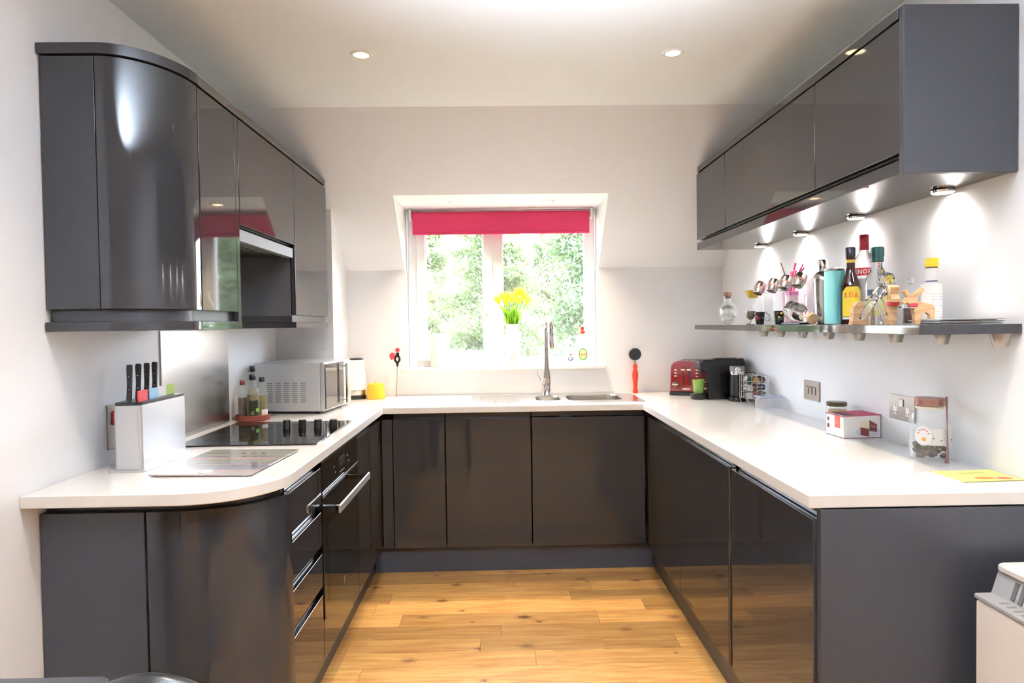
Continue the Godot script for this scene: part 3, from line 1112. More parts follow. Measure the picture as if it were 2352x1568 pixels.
# ---------------------------------------------------------------- left run: hob, boards, bottles, microwave
func build_left_items() -> void:
	var t: Node3D
	var g: Geo
	# brushed steel splashback
	solo("steel_splashback", geo().box(V(0.001, H + 0.002, 1.03), V(0.006, 1.338, 1.65), 0.0008), mats["splash_steel"], "scuffed brushed steel splashback behind the hob", "splashback")
	# hob
	t = thing("induction_hob", "black glass induction hob set in the white worktop", "hob", V(0.33, H, 1.4))
	part("glass_top", geo().prism(rounded(-0.26, -0.3, 0.26, 0.3, 0.008, 3), 0.0005, 0.006, 0.001), mats["black_gloss"], t)
	for x in [0.03, 0.096, 0.162, 0.228]:
		g = geo(V(x, 0.006, -0.09))
		g.lathe(prof([0.0, 0.036, 0.0135, 0.036, 0.016, 0.034, 0.018, 0.002, 0.018, 0.0]), 20)
		var k := part("knob", g, mats["black_satin"], t)
		part("pointer", geo(V(x, 0.006, -0.09)).box(V(-0.001, 0.034, 0.004), V(0.001, 0.0372, 0.014)), mats["white_plastic"], k)
	for q in [[-0.13, 0.15, 0.09], [-0.13, -0.14, 0.075], [0.12, 0.16, 0.105]]:
		g = geo(V(q[0], 0.0061, q[1]))
		g.lathe(prof([q[2], 0.0, q[2] + 0.0015, 0.0]), 40)
		part("zone_ring", g, mat("ring_grey", C8(78, 78, 80), 0.3), t)
	# board and knife rack
	t = thing("cutting_board_rack", "brushed silver rack holding coloured cutting boards and black knives", "rack", V(0.128, H, 1.965))
	part("base_plate", geo().prism(rounded(-0.055, -0.17, 0.055, 0.165, 0.016), 0.0, 0.006, 0.0015), mats["aluminium"], t)
	g = geo()
	g.prism(rounded(-0.042, -0.15, 0.042, 0.148, 0.012), 0.006, 0.203, 0.001)
	part("casing", g, mats["aluminium"], t)
	g = geo()
	g.prism(rounded(-0.040, -0.148, 0.040, 0.146, 0.011), 0.203, 0.212, 0.001)
	part("insert", g, mats["black_satin"], t)
	rng.seed = 3
	var tabs := [[0.102, C8(214, 44, 56), "red chopping board with a corner tab in the silver rack"], [0.022, C8(158, 204, 232), "pale blue chopping board with a corner tab in the silver rack"], [-0.045, C8(240, 238, 230), "white chopping board with a corner tab in the silver rack"], [-0.116, C8(168, 196, 60), "lime green chopping board with a corner tab in the silver rack"]]
	var n := 0
	for q in tabs:
		var tx: float = 0.128 + 0.026 - n * 0.007
		var zz: float = 1.965 + q[0]
		var b := thing("chopping_board", q[2], "chopping board", V(tx, H + 0.212, zz), 0.0, "boards in the silver rack")
		g = geo()
		g.box(V(-0.002, -0.002, -0.028), V(0.002, 0.034, 0.028), 0.001)
		part("tab", g, mat("board_%d" % n, q[1], 0.45), b)
		n += 1
	n = 0
	for z in [2.042, 1.99, 1.938, 1.887]:
		var k := thing("kitchen_knife", "black handled kitchen knife standing in the silver rack", "knife", V(0.1, H + 0.212, z), 0.0, "knives in the silver rack")
		g = geo()
		g.tube([V(0, -0.002, 0.004), V(0.001, 0.05, 0.0), V(0, 0.104, -0.004), V(0, 0.112, -0.005)], [0.009, 0.0085, 0.0105, 0.009], 10, true, 0.6)
		part("handle", g, mats["black_satin"], k)
		for y in [0.035, 0.075]:
			g = geo(V(0.0, y, 0.0035))
			g.blob(V(0.003, 0, 0.0035), V(0.0022, 0.0022, 0.0022), null, 0.0, 5, 8)
			part("rivet", g, mats["chrome"], k)
		n += 1
	# cooker switch half hidden by the rack
	t = thing("cooker_switch", "steel cooker switch plate with a red rocker behind the silver rack", "switch", V(0.0, 1.03, 1.958))
	part("plate", geo().box(V(0.0005, -0.072, -0.043), V(0.006, 0.072, 0.043), 0.001), mats["brushed_nickel"], t)
	part("rocker", geo().box(V(0.006, 0.005, -0.02), V(0.011, 0.05, 0.02), 0.002), mat("rocker_red", C8(200, 40, 34), 0.3), t)
	part("indicator", geo().box(V(0.006, -0.05, -0.006), V(0.008, -0.04, 0.006), 0.001), glow("neon_light", Color(1.0, 0.3, 0.15), 1.5), t)
	# glass worktop saver
	t = thing("glass_worktop_saver", "rectangular glass worktop saver printed with muted stripes", "worktop saver", V(0.395, H, 2.005), -0.06)
	var st := mat("striped_print", Color(0.86, 0.86, 0.86), 0.08)
	st.albedo_texture = stripe_texture()
	g = geo()
	g.prism(rounded(-0.155, -0.2, 0.155, 0.2, 0.008, 3), 0.003, 0.0075, 0.001)
	for i in g.v.size():
		g.uv[i] = Vector2(g.v[i].x, (g.v[i].z + 0.2) * 1.0)
	part("board", g, st, t)
	for q in [[-0.14, -0.185], [0.14, -0.185], [-0.14, 0.185], [0.14, 0.185]]:
		part("foot", geo(V(q[0], 0, q[1])).lathe(prof([0.0, 0.0, 0.006, 0.0, 0.006, 0.003, 0.0, 0.003]), 10), mats["clear_plastic"], t)
	part("badge", geo(V(0.0, 0.0075, 0.16)).lathe(prof([0.021, 0.0, 0.021, 0.0012, 0.02, 0.0018, 0.0, 0.0018]), 24), mats["white_plastic"], t, "round white badge")
	# terracotta tray with oil bottles
	var tc := mat("terracotta", C8(122, 50, 36), 0.55)
	t = thing("terracotta_saucer", "round terracotta saucer under the oil bottles", "saucer", V(0.1, H, 0.99))
	part("dish", geo().lathe(prof([0.0, 0.0, 0.068, 0.0, 0.076, 0.004, 0.079, 0.026, 0.075, 0.028, 0.073, 0.01, 0.0, 0.009]), 32), tc, t)
	oil_bottle(V(0.116, H + 0.0095, 1.03), 0.208, 0.0295, C8(120, 104, 26), C8(24, 22, 22), "square shouldered glass bottle of olive oil with black cap in front", true)
	oil_bottle(V(0.14, H + 0.0095, 0.976), 0.192, 0.0255, C8(140, 122, 70), C8(26, 25, 25), "clear glass vinegar bottle with black cap beside the microwave", false)
	oil_bottle(V(0.06, H + 0.0095, 1.008), 0.18, 0.0225, C8(96, 60, 34), C8(120, 30, 34), "small glass bottle with dark red cap on the saucer", false)
	oil_bottle(V(0.087, H + 0.0095, 0.95), 0.245, 0.0235, C8(150, 140, 90), C8(22, 22, 24), "tallest glass bottle with black cap at the back of the saucer", false)
	microwave()


func oil_bottle(at: Vector3, h: float, r: float, liquid: Color, cap: Color, label: String, badge: bool) -> void:
	var t := thing("oil_bottle", label, "bottle", at, 0.0, "bottles on the terracotta saucer")
	var s := h * 0.6
	part("glass", geo().lathe(prof([0.0, 0.0, r * 0.9, 0.0, r, 0.004, r, s, r * 0.85, s + h * 0.06, r * 0.45, s + h * 0.15, r * 0.4, h * 0.86, r * 0.45, h * 0.87, r * 0.45, h * 0.9]), 20), mats["clear_glass"], t)
	part("contents", geo().lathe(prof([0.0, 0.003, r * 0.9, 0.003, r * 0.9, s * 0.92, 0.0, s * 0.92]), 20), clear("oil_" + t.name, Color(liquid.r, liquid.g, liquid.b, 0.78), 0.05), t)
	part("cap", geo().lathe(prof([r * 0.5, h * 0.885, r * 0.52, h * 0.89, r * 0.52, h * 0.99, r * 0.47, h, 0.0, h]), 16), mat("cap_" + t.name, cap, 0.3), t)
	if badge:
		band(t, r + 0.0006, s * 0.15, s * 0.72, 20, 110, clear("label_dark", Color(0.16, 0.15, 0.06, 0.8), 0.2), "label")
		band(t, r + 0.001, s * 0.3, s * 0.42, 20, 48, mat("label_green", C8(122, 186, 60), 0.5), "sticker")
		for k in 3:
			band(t, r + 0.0012, s * (0.2 + 0.05 * k), s * (0.215 + 0.05 * k), 62, 96 - k * 6, mat("label_cream", C8(206, 198, 160), 0.6), "label_line")
	elif h < 0.2 and h > 0.18:
		band(t, r + 0.0006, s * 0.05, s * 0.35, 10, 80, mats["paper_white"], "label")


func microwave() -> void:
	var t := thing("microwave_oven", "silver microwave oven with a vented side and glass door", "microwave", V(0.236, H, 0.607), -0.1)
	# its door looks towards +x, the vented flank towards the room
	var sp: Material = mats["silver_paint"]
	var hx := 0.18
	var hz := 0.2
	part("casing", geo().box(V(-hx, 0.014, -hz), V(hx - 0.022, 0.258, hz), 0.004), sp, t)
	part("front_frame", geo().box(V(hx - 0.022, 0.014, -hz - 0.001), V(hx, 0.259, hz + 0.001), 0.004), mats["aluminium"], t)
	part("door_glass", geo().box(V(hx, 0.022, -0.075), V(hx + 0.006, 0.25, hz - 0.006), 0.002), mat("mirror_glass", C8(120, 118, 114), 0.04, 0.85), t, "mirrored door glass")
	part("control_panel", geo().box(V(hx, 0.022, -hz + 0.006), V(hx + 0.005, 0.25, -0.079), 0.002), mats["aluminium"], t)
	var g := geo()
	g.tube([V(hx + 0.004, 0.225, -0.055), V(hx + 0.03, 0.225, -0.055)], 0.004, 8)
	g.tube([V(hx + 0.004, 0.045, -0.055), V(hx + 0.03, 0.045, -0.055)], 0.004, 8)
	g.tube([V(hx + 0.03, 0.03, -0.055), V(hx + 0.03, 0.24, -0.055)], 0.0065, 10)
	part("handle", g, mats["chrome"], t, "chrome bar handle")
	# vents: five columns of slots punched in the flank
	var dk := mat("vent_dark", C8(116, 112, 110), 0.6)
	for c in 5:
		for r in 10:
			var x := -0.115 + c * 0.043
			var y := 0.06 + r * 0.0105
			part("vent_slot", geo().box(V(x, y, hz), V(x + 0.027, y + 0.0042, hz + 0.0006), 0.0003), dk, t)
	for q in [[-0.13, -0.16], [0.13, -0.16], [-0.13, 0.16], [0.13, 0.16]]:
		part("foot", geo(V(q[0], 0, q[1])).lathe(prof([0.0, 0.0, 0.012, 0.0, 0.014, 0.014, 0.0, 0.014]), 12), mats["black_matt"], t)


# ---------------------------------------------------------------- sink run and window sill
func build_back_items() -> void:
	var t: Node3D
	var g: Geo
	# sink: one and a half bowls and a drainer
	var st: Material = mats["steel"]
	t = thing("kitchen_sink", "stainless steel sink with one and a half bowls and ribbed drainer", "sink")
	g = geo()
	var y := H + 0.0035
	g.box(V(1.10, H + 0.0002, 0.055), V(1.455, y, 0.5), 0.001)
	var h1 := rounded(1.475, 0.165, 1.62, 0.395, 0.04)
	var h2 := rounded(1.655, 0.125, 1.975, 0.42, 0.055)
	plate_round(g, h1, 1.455, 0.055, 1.638, 0.5, y)
	plate_round(g, h2, 1.638, 0.055, 2.0, 0.5, y)
	g.box(V(2.0, H + 0.0002, 0.055), V(2.07, y, 0.5), 0.001)
	for q in [[1.455, 0.055, 2.0, 0.056], [1.455, 0.499, 2.0, 0.5]]:
		g.box(V(q[0], H + 0.0002, q[1]), V(q[2], y, q[3]))
	part("deck", g, st, t)
	g = geo()
	bowl(g, 1.475, 0.165, 1.62, 0.395, 0.04, 0.13)
	part("half_bowl", g, st, t)
	g = geo()
	bowl(g, 1.655, 0.125, 1.975, 0.42, 0.055, 0.17)
	part("main_bowl", g, st, t)
	for k in 9:
		var x := 1.135 + k * 0.034
		part("drainer_rib", geo().box(V(x, y - 0.001, 0.13), V(x + 0.012, y + 0.0022, 0.43), 0.001), st, t)
	part("plug_hole", geo(V(1.815, H - 0.168, 0.27)).lathe(prof([0.0, 0.0, 0.03, 0.0, 0.038, 0.004, 0.04, 0.002]), 20), mats["chrome"], t)
	# mixer tap
	t = thing("kitchen_tap", "tall chrome mixer tap with a pull-out spout behind the sink", "tap", V(1.552, y, 0.115))
	part("base", geo().lathe(prof([0.0, 0.0, 0.027, 0.0, 0.028, 0.004, 0.0255, 0.008, 0.024, 0.06, 0.0, 0.06]), 24), mats["chrome"], t)
	g = geo()
	g.lathe(prof([0.0, 0.06, 0.026, 0.06, 0.027, 0.07, 0.0235, 0.13, 0.0165, 0.17, 0.0135, 0.24, 0.0125, 0.40]), 24)
	g.tube([V(0, 0.395, 0), V(0, 0.44, 0.008), V(0.006, 0.468, 0.045), V(0.012, 0.466, 0.10), V(0.018, 0.435, 0.145), V(0.02, 0.40, 0.155)], [0.0125, 0.013, 0.0135, 0.0135, 0.0135, 0.0135], 14)
	part("spout", g, mats["steel"], t)
	part("spray_head", geo(V(0.02, 0.40, 0.155)).lathe(prof([0.0, -0.11, 0.013, -0.11, 0.0155, -0.1, 0.0155, -0.02, 0.0135, 0.0]), 16), mats["chrome"], t)
	g = geo()
	g.tube([V(-0.02, 0.08, 0), V(-0.034, 0.082, 0)], 0.011, 14)
	g.tube([V(-0.03, 0.085, 0), V(-0.05, 0.12, 0.0), V(-0.056, 0.15, 0)], [0.004, 0.0036, 0.003], 8)
	part("lever", g, mats["chrome"], t)
	g = geo(V(0, 0.095, 0.024))
	g.xf = Transform3D(Basis(Vector3.RIGHT, PI / 2), V(0, 0.09, 0.0245))
	g.lathe(prof([0.0, 0.004, 0.014, 0.004, 0.016, 0.0]), 20)
	part("cap", g, mats["chrome"], t)
	# dish brush standing behind the sink
	t = thing("dish_brush", "dish brush with a turned red handle and round black head", "brush", V(2.108, H, 0.035))
	part("handle", geo().lathe(prof([0.0, 0.0, 0.016, 0.0, 0.0165, 0.01, 0.0125, 0.03, 0.0145, 0.07, 0.0185, 0.105, 0.0165, 0.13, 0.011, 0.15, 0.0145, 0.165, 0.009, 0.18]), 18), mat("brush_red", C8(226, 62, 40), 0.3), t)
	part("ferrule", geo().lathe(prof([0.009, 0.178, 0.0075, 0.18, 0.0065, 0.205, 0.0, 0.207]), 12), mats["brushed_nickel"], t)
	g = geo()
	g.xf = Transform3D(Basis(Vector3.RIGHT, PI / 2), V(0, 0.24, -0.008))
	g.lathe(prof([0.0, 0.0, 0.034, 0.0, 0.038, 0.004, 0.038, 0.012, 0.033, 0.018, 0.0, 0.02]), 24)
	part("head", g, mats["black_matt"], t)
	# rooster skewer
	t = thing("rooster_ornament", "black and red painted rooster on a thin wire stick", "ornament", V(0.632, H, 0.035))
	part("stick", geo().tube([V(0, 0.0, 0.02), V(0.003, 0.1, 0.0), V(0.006, 0.2, -0.004)], 0.0014, 6), mat("wire_brown", C8(110, 84, 66), 0.5), t)
	g = geo(V(0.007, 0, 0))
	g.tube([V(0, 0.185, 0), V(0.0, 0.21, 0)], [0.006, 0.009], 10, true, 0.5)
	for s in [-1, 1]:
		g.tube([V(0, 0.205, 0), V(s * 0.014, 0.225, 0), V(s * 0.013, 0.243, 0), V(0, 0.252, 0)], [0.007, 0.007, 0.007, 0.008], 10, true, 0.5)
	g.tube([V(0, 0.25, 0), V(0.003, 0.262, 0), V(0.002, 0.272, 0)], [0.011, 0.01, 0.009], 10, true, 0.5)
	part("body", g, mats["black_gloss"], t)
	var rd := mat("rooster_red", C8(206, 64, 70), 0.4)
	g = geo()
	g.blob(V(-0.021, 0.252, 0), V(0.02, 0.02, 0.004), null, 0.0, 10, 16)
	g.blob(V(-0.026, 0.238, 0), V(0.009, 0.012, 0.004), null, 0.0, 8, 12)
	part("tail", g, rd, t)
	g = geo()
	g.blob(V(0.01, 0.288, 0), V(0.0135, 0.014, 0.004), null, 0.0, 10, 16)
	part("comb", g, rd, t)
	# pumpkin-yellow candle
	t = thing("yellow_candle", "squat yellow wax candle with a short wick", "candle", V(0.522, H, 0.13))
	g = geo()
	g.lathe(prof([0.0, 0.0, 0.052, 0.0, 0.056, 0.005, 0.055, 0.03, 0.05, 0.075, 0.047, 0.088, 0.042, 0.092, 0.03, 0.088, 0.0, 0.086]), 32)
	var wax := mat("yellow_wax", C8(246, 190, 48), 0.4)
	wax.subsurf_scatter_enabled = true
	wax.subsurf_scatter_strength = 0.15
	part("wax", g, wax, t)
	part("wick", geo().tube([V(0, 0.085, 0), V(0.001, 0.102, 0.0)], 0.0012, 6), mats["black_matt"], t)
	# kettle
	t = thing("electric_kettle", "white electric kettle with black base and chrome lid rim", "kettle", V(0.402, H, 0.12))
	part("power_base", geo().lathe(prof([0.0, 0.0, 0.058, 0.0, 0.06, 0.004, 0.058, 0.022, 0.0, 0.024]), 28), mats["black_satin"], t)
	part("jug", geo().lathe(prof([0.0, 0.055, 0.056, 0.055, 0.058, 0.09, 0.057, 0.15, 0.05, 0.21, 0.045, 0.235, 0.0, 0.237]), 28), mats["white_plastic"], t)
	part("steel_band", geo().lathe(prof([0.056, 0.024, 0.0575, 0.026, 0.0575, 0.055, 0.056, 0.056]), 28), mats["steel"], t)
	part("lid", geo().lathe(prof([0.046, 0.236, 0.046, 0.241, 0.03, 0.246, 0.0, 0.247]), 24), mats["black_satin"], t)
	part("handle", geo().tube([V(-0.03, 0.225, -0.02), V(-0.055, 0.22, -0.05), V(-0.06, 0.14, -0.062), V(-0.04, 0.075, -0.045)], 0.009, 10), mats["black_satin"], t)
	part("spout", geo().tube([V(0.035, 0.2, 0.03), V(0.046, 0.225, 0.038)], [0.018, 0.012], 12), mats["white_plastic"], t)
	# --- on the sill (y = 1.085)
	var s := 1.085
	t = thing("pillar_holder", "plain cream cylinder vase on the sill before the left pane", "vase", V(0.893, s, -0.03))
	var cer := mat("cream_ceramic", C8(246, 236, 224), 0.35)
	part("cup", geo().lathe(prof([0.0, 0.0, 0.05, 0.0, 0.054, 0.004, 0.056, 0.2, 0.055, 0.205, 0.05, 0.204, 0.049, 0.02, 0.0, 0.018]), 32), cer, t)
	t = thing("flower_vase", "slim white ceramic bottle vase holding the tulips", "vase", V(1.352, s, -0.028))
	part("pot", geo().lathe(prof([0.0, 0.0, 0.036, 0.0, 0.041, 0.006, 0.047, 0.08, 0.049, 0.15, 0.045, 0.2, 0.036, 0.235, 0.035, 0.258, 0.037, 0.262, 0.033, 0.262, 0.031, 0.235, 0.04, 0.19, 0.0, 0.05]), 32), cer, t)
	tulips(V(1.352, s + 0.2, -0.028))
	# hand-soap spray
	t = thing("spray_bottle", "small white hand soap bottle with blue and red label on the sill", "bottle", V(1.712, s, -0.028))
	part("bottle", geo().lathe(prof([0.0, 0.0, 0.026, 0.0, 0.029, 0.006, 0.03, 0.085, 0.022, 0.105, 0.012, 0.115, 0.011, 0.13]), 24, 0, TAU, 38, 0.7), mats["white_plastic"], t)
	g = geo()
	g.lathe(prof([0.012, 0.128, 0.013, 0.13, 0.013, 0.142, 0.005, 0.145, 0.005, 0.158, 0.0, 0.158]), 14)
	g.tube([V(0, 0.155, 0), V(-0.012, 0.158, 0.008), V(-0.026, 0.152, 0.016)], [0.006, 0.006, 0.004], 8)
	part("pump", g, mats["white_plastic"], t)
	g = geo(V(0, 0.04, 0.0215))
	g.blob(Vector3.ZERO, V(0.017, 0.012, 0.0012), null, 0.0, 8, 20)
	part("label", g, mat("soap_blue", C8(60, 86, 170), 0.5), t)
	g = geo(V(0, 0.041, 0.0222))
	g.blob(Vector3.ZERO, V(0.012, 0.007, 0.0012), null, 0.0, 8, 20)
	part("label_inner", g, mat("soap_white", C8(236, 238, 245), 0.5), t)
	part("label_dot", geo(V(0.002, 0.066, 0.0215)).blob(Vector3.ZERO, V(0.006, 0.006, 0.001), null, 0.0, 6, 10), mat("soap_red", C8(226, 90, 80), 0.5), t)
	# washing-up liquid
	t = thing("washing_up_bottle", "clear washing-up liquid bottle with red cap and oval label", "bottle", V(1.79, s, -0.028))
	part("bottle", geo().lathe(prof([0.0, 0.0, 0.036, 0.0, 0.041, 0.006, 0.042, 0.05, 0.036, 0.09, 0.041, 0.125, 0.036, 0.16, 0.018, 0.185, 0.0145, 0.19, 0.0145, 0.2]), 28, 0, TAU, 38, 0.62), clear("soap_clear", Color(0.86, 0.95, 0.9, 0.3), 0.08), t)
	g = geo()
	g.lathe(prof([0.0, 0.197, 0.0175, 0.197, 0.0185, 0.205, 0.0165, 0.212, 0.0085, 0.216, 0.0095, 0.222, 0.0125, 0.226, 0.0125, 0.24, 0.0, 0.242]), 20)
	part("cap", g, mat("cap_red", C8(236, 70, 40), 0.3), t)
	g = geo(V(0, 0.068, 0.0255))
	g.blob(Vector3.ZERO, V(0.028, 0.038, 0.0018), null, 0.0, 10, 28)
	var lb := part("label", g, mat("label_leaf_green", C8(96, 170, 62), 0.5), t)
	g = geo(V(0, 0.068, 0.0264))
	g.blob(Vector3.ZERO, V(0.022, 0.031, 0.0016), null, 0.0, 10, 28)
	part("label_inner", g, mat("label_butter", C8(248, 236, 176), 0.5), lb)
	words("FAIRY", 0.0125, mat("label_scarlet", C8(226, 72, 40), 0.5), lb, V(0, 0.066, 0.0284), Vector3.ZERO, "lettering")


func tulips(at: Vector3) -> void:
	rng.seed = 21
	var green := mat("tulip_green", C8(110, 162, 46), 0.55)
	green.backlight_enabled = true
	green.backlight = C8(150, 190, 60)
	var yel := mat("tulip_yellow", C8(252, 236, 86), 0.5)
	yel.backlight_enabled = true
	yel.backlight = C8(250, 220, 60)
	var heads := [[-0.082, 0.19, 0.01], [-0.055, 0.21, 0.02], [-0.022, 0.215, -0.01], [0.0, 0.195, 0.03], [0.026, 0.235, 0.0], [0.05, 0.24, 0.012], [0.068, 0.215, -0.005], [0.088, 0.185, 0.02], [0.035, 0.185, 0.03], [-0.035, 0.18, -0.02]]
	for h in heads:
		var t := thing("tulip", "yellow tulip standing in the white vase on the sill", "tulip", at, 0.0, "tulips in the white vase")
		var tip := V(h[0], h[1], h[2] * 0.8)
		var base := V(h[0] * 0.16, 0.0, h[2] * 0.3)
		part("stem", geo().tube([base, base.lerp(tip, 0.45) + V(-h[0] * 0.12, 0.01, 0), tip], [0.0032, 0.003, 0.0028], 7), green, t)
		# six petals closing to a cup
		var g := geo()
		var lean := (tip - base).normalized()
		var b := Basis(Quaternion(Vector3.UP, lean))
		g.xf = Transform3D(b, tip)
		for k in 6:
			var a := TAU * k / 6 + rng.randf() * 0.2
			var rr := 0.0185 if k % 2 else 0.016
			var rows := []
			for i in 6:
				var f := i / 5.0
				var wd := sin(PI * clampf(f * 0.86 + 0.12, 0, 1)) * 0.0145
				var rad := rr * sin(PI * (0.12 + f * 0.62))
				var c := V(cos(a) * rad, f * 0.054, sin(a) * rad)
				var sd := V(-sin(a), 0, cos(a)) * wd
				rows.append([c - sd * 0.95 - V(cos(a), 0, sin(a)) * wd * 0.35, c, c + sd * 0.95 - V(cos(a), 0, sin(a)) * wd * 0.35])
			for i in 5:
				for s in 2:
					var p: Vector3 = rows[i][s]
					var q: Vector3 = rows[i][s + 1]
					var r2: Vector3 = rows[i + 1][s + 1]
					var s2: Vector3 = rows[i + 1][s]
					var n := (q - p).cross(s2 - p).normalized()
					if n.dot(V(cos(a), 0, sin(a))) < 0:
						n = -n
					g.quad(p, q, r2, s2, n)
		part("petals", g, yel, t)
		# leaves
		for l in 3:
			g = geo()
			var a2 := rng.randf() * TAU
			var dir := V(h[0] * 0.75 + cos(a2) * 0.03, 0, sin(a2) * 0.025)
			var len := rng.randf_range(0.13, 0.225)
			var prev := []
			for i in 7:
				var f := i / 6.0
				var c := base + dir * f * f * 1.15 + V(0, len * (f - 0.18 * f * f * f), 0)
				var w := 0.021 * sin(PI * (0.1 + 0.88 * f))
				var side := V(0.8, 0, 0.6).rotated(Vector3.UP, a2 + f) * w
				var cur := [c - side, c, c + side]
				if i:
					for s in 2:
						var n: Vector3 = (cur[s] - prev[s]).cross(prev[s + 1] - prev[s]).normalized()
						if n.z < 0:
							n = -n
						g.quad(prev[s], prev[s + 1], cur[s + 1], cur[s], n)
				prev = cur
			part("leaf", g, green, t)


# ---------------------------------------------------------------- right run
func build_right_items() -> void:
	var t: Node3D
	var g: Geo
	toaster()
	coffee_machine()
	# milk frother
	t = thing("milk_frother", "black ribbed milk frother with a chrome and clear lid", "frother", V(2.566, H, 0.535))
	part("base", geo().lathe(prof([0.0, 0.0, 0.046, 0.0, 0.047, 0.006, 0.044, 0.024, 0.0, 0.026]), 28), mats["black_satin"], t)
	var pr := []
	pr.append(Vector2(0.0, 0.026))
	for k in 26:
		var y := 0.028 + k * 0.0045
		pr.append(Vector2(0.0385, y))
		pr.append(Vector2(0.0375, y + 0.0028))
		pr.append(Vector2(0.0385, y + 0.0045))
	pr.append(Vector2(0.0, 0.15))
	part("jug", geo().lathe(pr, 28, 0, TAU, 60), mat("frother_black", C8(14, 14, 15), 0.4), t)
	part("chrome_collar", geo().lathe(prof([0.039, 0.145, 0.0395, 0.147, 0.0395, 0.16, 0.038, 0.162]), 28), mats["chrome"], t)
	part("lid", geo().lathe(prof([0.038, 0.16, 0.04, 0.165, 0.04, 0.188, 0.036, 0.192, 0.0, 0.193]), 28), clear("lid_clear", Color(0.75, 0.77, 0.8, 0.45), 0.05), t)
	g = geo()
	g.xf = Transform3D(Basis(Vector3.RIGHT, PI / 2), V(-0.008, 0.172, 0.036))
	g.lathe(prof([0.0, 0.008, 0.013, 0.008, 0.015, 0.004, 0.015, 0.0]), 20)
	part("button", g, mats["white_plastic"], t)
	capsule_rack()
	# clear food tub
	t = thing("plastic_tub", "small clear plastic food tub with a pale blue lid rim", "tub", V(2.598, H, 0.875), 0.1)
	g = geo()
	g.prism(rounded(-0.052, -0.038, 0.052, 0.038, 0.012), 0.0, 0.056, 0.003)
	part("box", g, mats["clear_plastic"], t)
	g = geo()
	g.prism(rounded(-0.058, -0.044, 0.058, 0.044, 0.014), 0.056, 0.066, 0.003)
	part("lid", g, clear("lid_blue", Color(0.8, 0.86, 0.96, 0.5), 0.15), t)
	# wall plates
	t = thing("light_switch", "steel three-gang light switch plate on the wall behind the worktop", "switch", V(W, 1.03, 1.2), 0.0)
	part("plate", geo().box(V(-0.006, -0.043, -0.073), V(-0.0005, 0.043, 0.073), 0.001), mats["brushed_nickel"], t)
	for k in 3:
		var sw := part("rocker", geo().box(V(-0.0095, -0.016, -0.046 + k * 0.034), V(-0.006, 0.016, -0.024 + k * 0.034), 0.002), mats["brushed_nickel"], t)
		part("slot", geo().box(V(-0.0097, 0.017, -0.04 + k * 0.034), V(-0.006, 0.0185, -0.03 + k * 0.034)), mats["ink_dark"], sw)
	t = thing("power_socket", "steel double power socket with white inserts on the right wall", "socket", V(W, 1.036, 1.878))
	part("plate", geo().box(V(-0.006, -0.043, -0.073), V(-0.0005, 0.043, 0.073), 0.001), mats["brushed_nickel"], t)
	for s in [-1, 1]:
		var ins := part("insert", geo().box(V(-0.0068, -0.026, s * 0.036 - 0.011), V(-0.006, 0.004, s * 0.036 + 0.011), 0.0003), mats["white_plastic"], t)
		part("insert_slot", geo().box(V(-0.0072, -0.002, s * 0.036 - 0.0018), V(-0.006, 0.012, s * 0.036 + 0.0018)), mats["white_plastic"], ins)
		for q in [-1, 1]:
			part("pin_hole", geo().box(V(-0.0072, -0.020, s * 0.036 + q * 0.0065 - 0.0025), V(-0.0068, -0.016, s * 0.036 + q * 0.0065 + 0.0025)), mats["ink_dark"], ins)
	part("rocker", geo().box(V(-0.0095, 0.004, -0.011), V(-0.006, 0.03, 0.011), 0.0015), mats["white_plastic"], t)
	# small jar behind the cake box
	t = thing("honey_jar", "small glass jar of amber spread with dark lid behind the cake box", "jar", V(2.61, H, 1.535))
	part("glass", geo().lathe(prof([0.0, 0.0, 0.036, 0.0, 0.039, 0.005, 0.039, 0.085, 0.034, 0.093, 0.034, 0.1]), 28), mats["clear_glass"], t)
	part("contents", geo().lathe(prof([0.0, 0.003, 0.036, 0.003, 0.036, 0.078, 0.0, 0.08]), 24), mat("amber_spread", C8(196, 152, 74), 0.3), t)
	part("lid", geo().lathe(prof([0.036, 0.093, 0.038, 0.094, 0.038, 0.108, 0.036, 0.11, 0.0, 0.1105]), 28), mat("lid_olive", C8(70, 58, 34), 0.3), t)
	cake_box()
	# storage jar with a spoon tied to it
	t = thing("storage_jar", "large glass storage jar with copper lid and white label", "jar", V(2.603, H, 2.125))
	part("glass", geo().lathe(prof([0.0, 0.0, 0.046, 0.0, 0.054, 0.006, 0.056, 0.02, 0.056, 0.12, 0.052, 0.14, 0.04, 0.155, 0.036, 0.16, 0.036, 0.175]), 36), mats["clear_glass"], t)
	rng.seed = 8
	for k in 34:
		var a := rng.randf() * TAU
		var r := sqrt(rng.randf()) * 0.04
		g = geo()
		var nz := FastNoiseLite.new()
		nz.seed = k
		nz.frequency = 0.15
		var c := V(cos(a) * r, 0.012 + rng.randf() * 0.038, sin(a) * r)
		g.blob(c, V(0.011, 0.008, 0.011) * rng.randf_range(0.8, 1.2), nz, 0.5, 6, 9)
		part("dried_piece", g, mat("dried_%d" % (k % 3), [C8(104, 84, 70), C8(80, 66, 56), C8(140, 122, 104)][k % 3], 0.8), t)
	band(t, 0.0568, 0.05, 0.1, 15, 130, mats["paper_white"], "label")
	g = geo()
	g.xf = Transform3D(Basis(Vector3.UP, -0.85), Vector3.ZERO)
	g.blob(V(0, 0.078, 0.0575), V(0.024, 0.03, 0.0015), null, 0.0, 10, 24)
	var seal := part("label_seal", g, mats["paper_white"], t)
	g = geo()
	g.xf = Transform3D(Basis(Vector3.UP, -0.85), Vector3.ZERO)
	g.blob(V(0.002, 0.068, 0.0592), V(0.006, 0.006, 0.0009), null, 0.0, 6, 12)
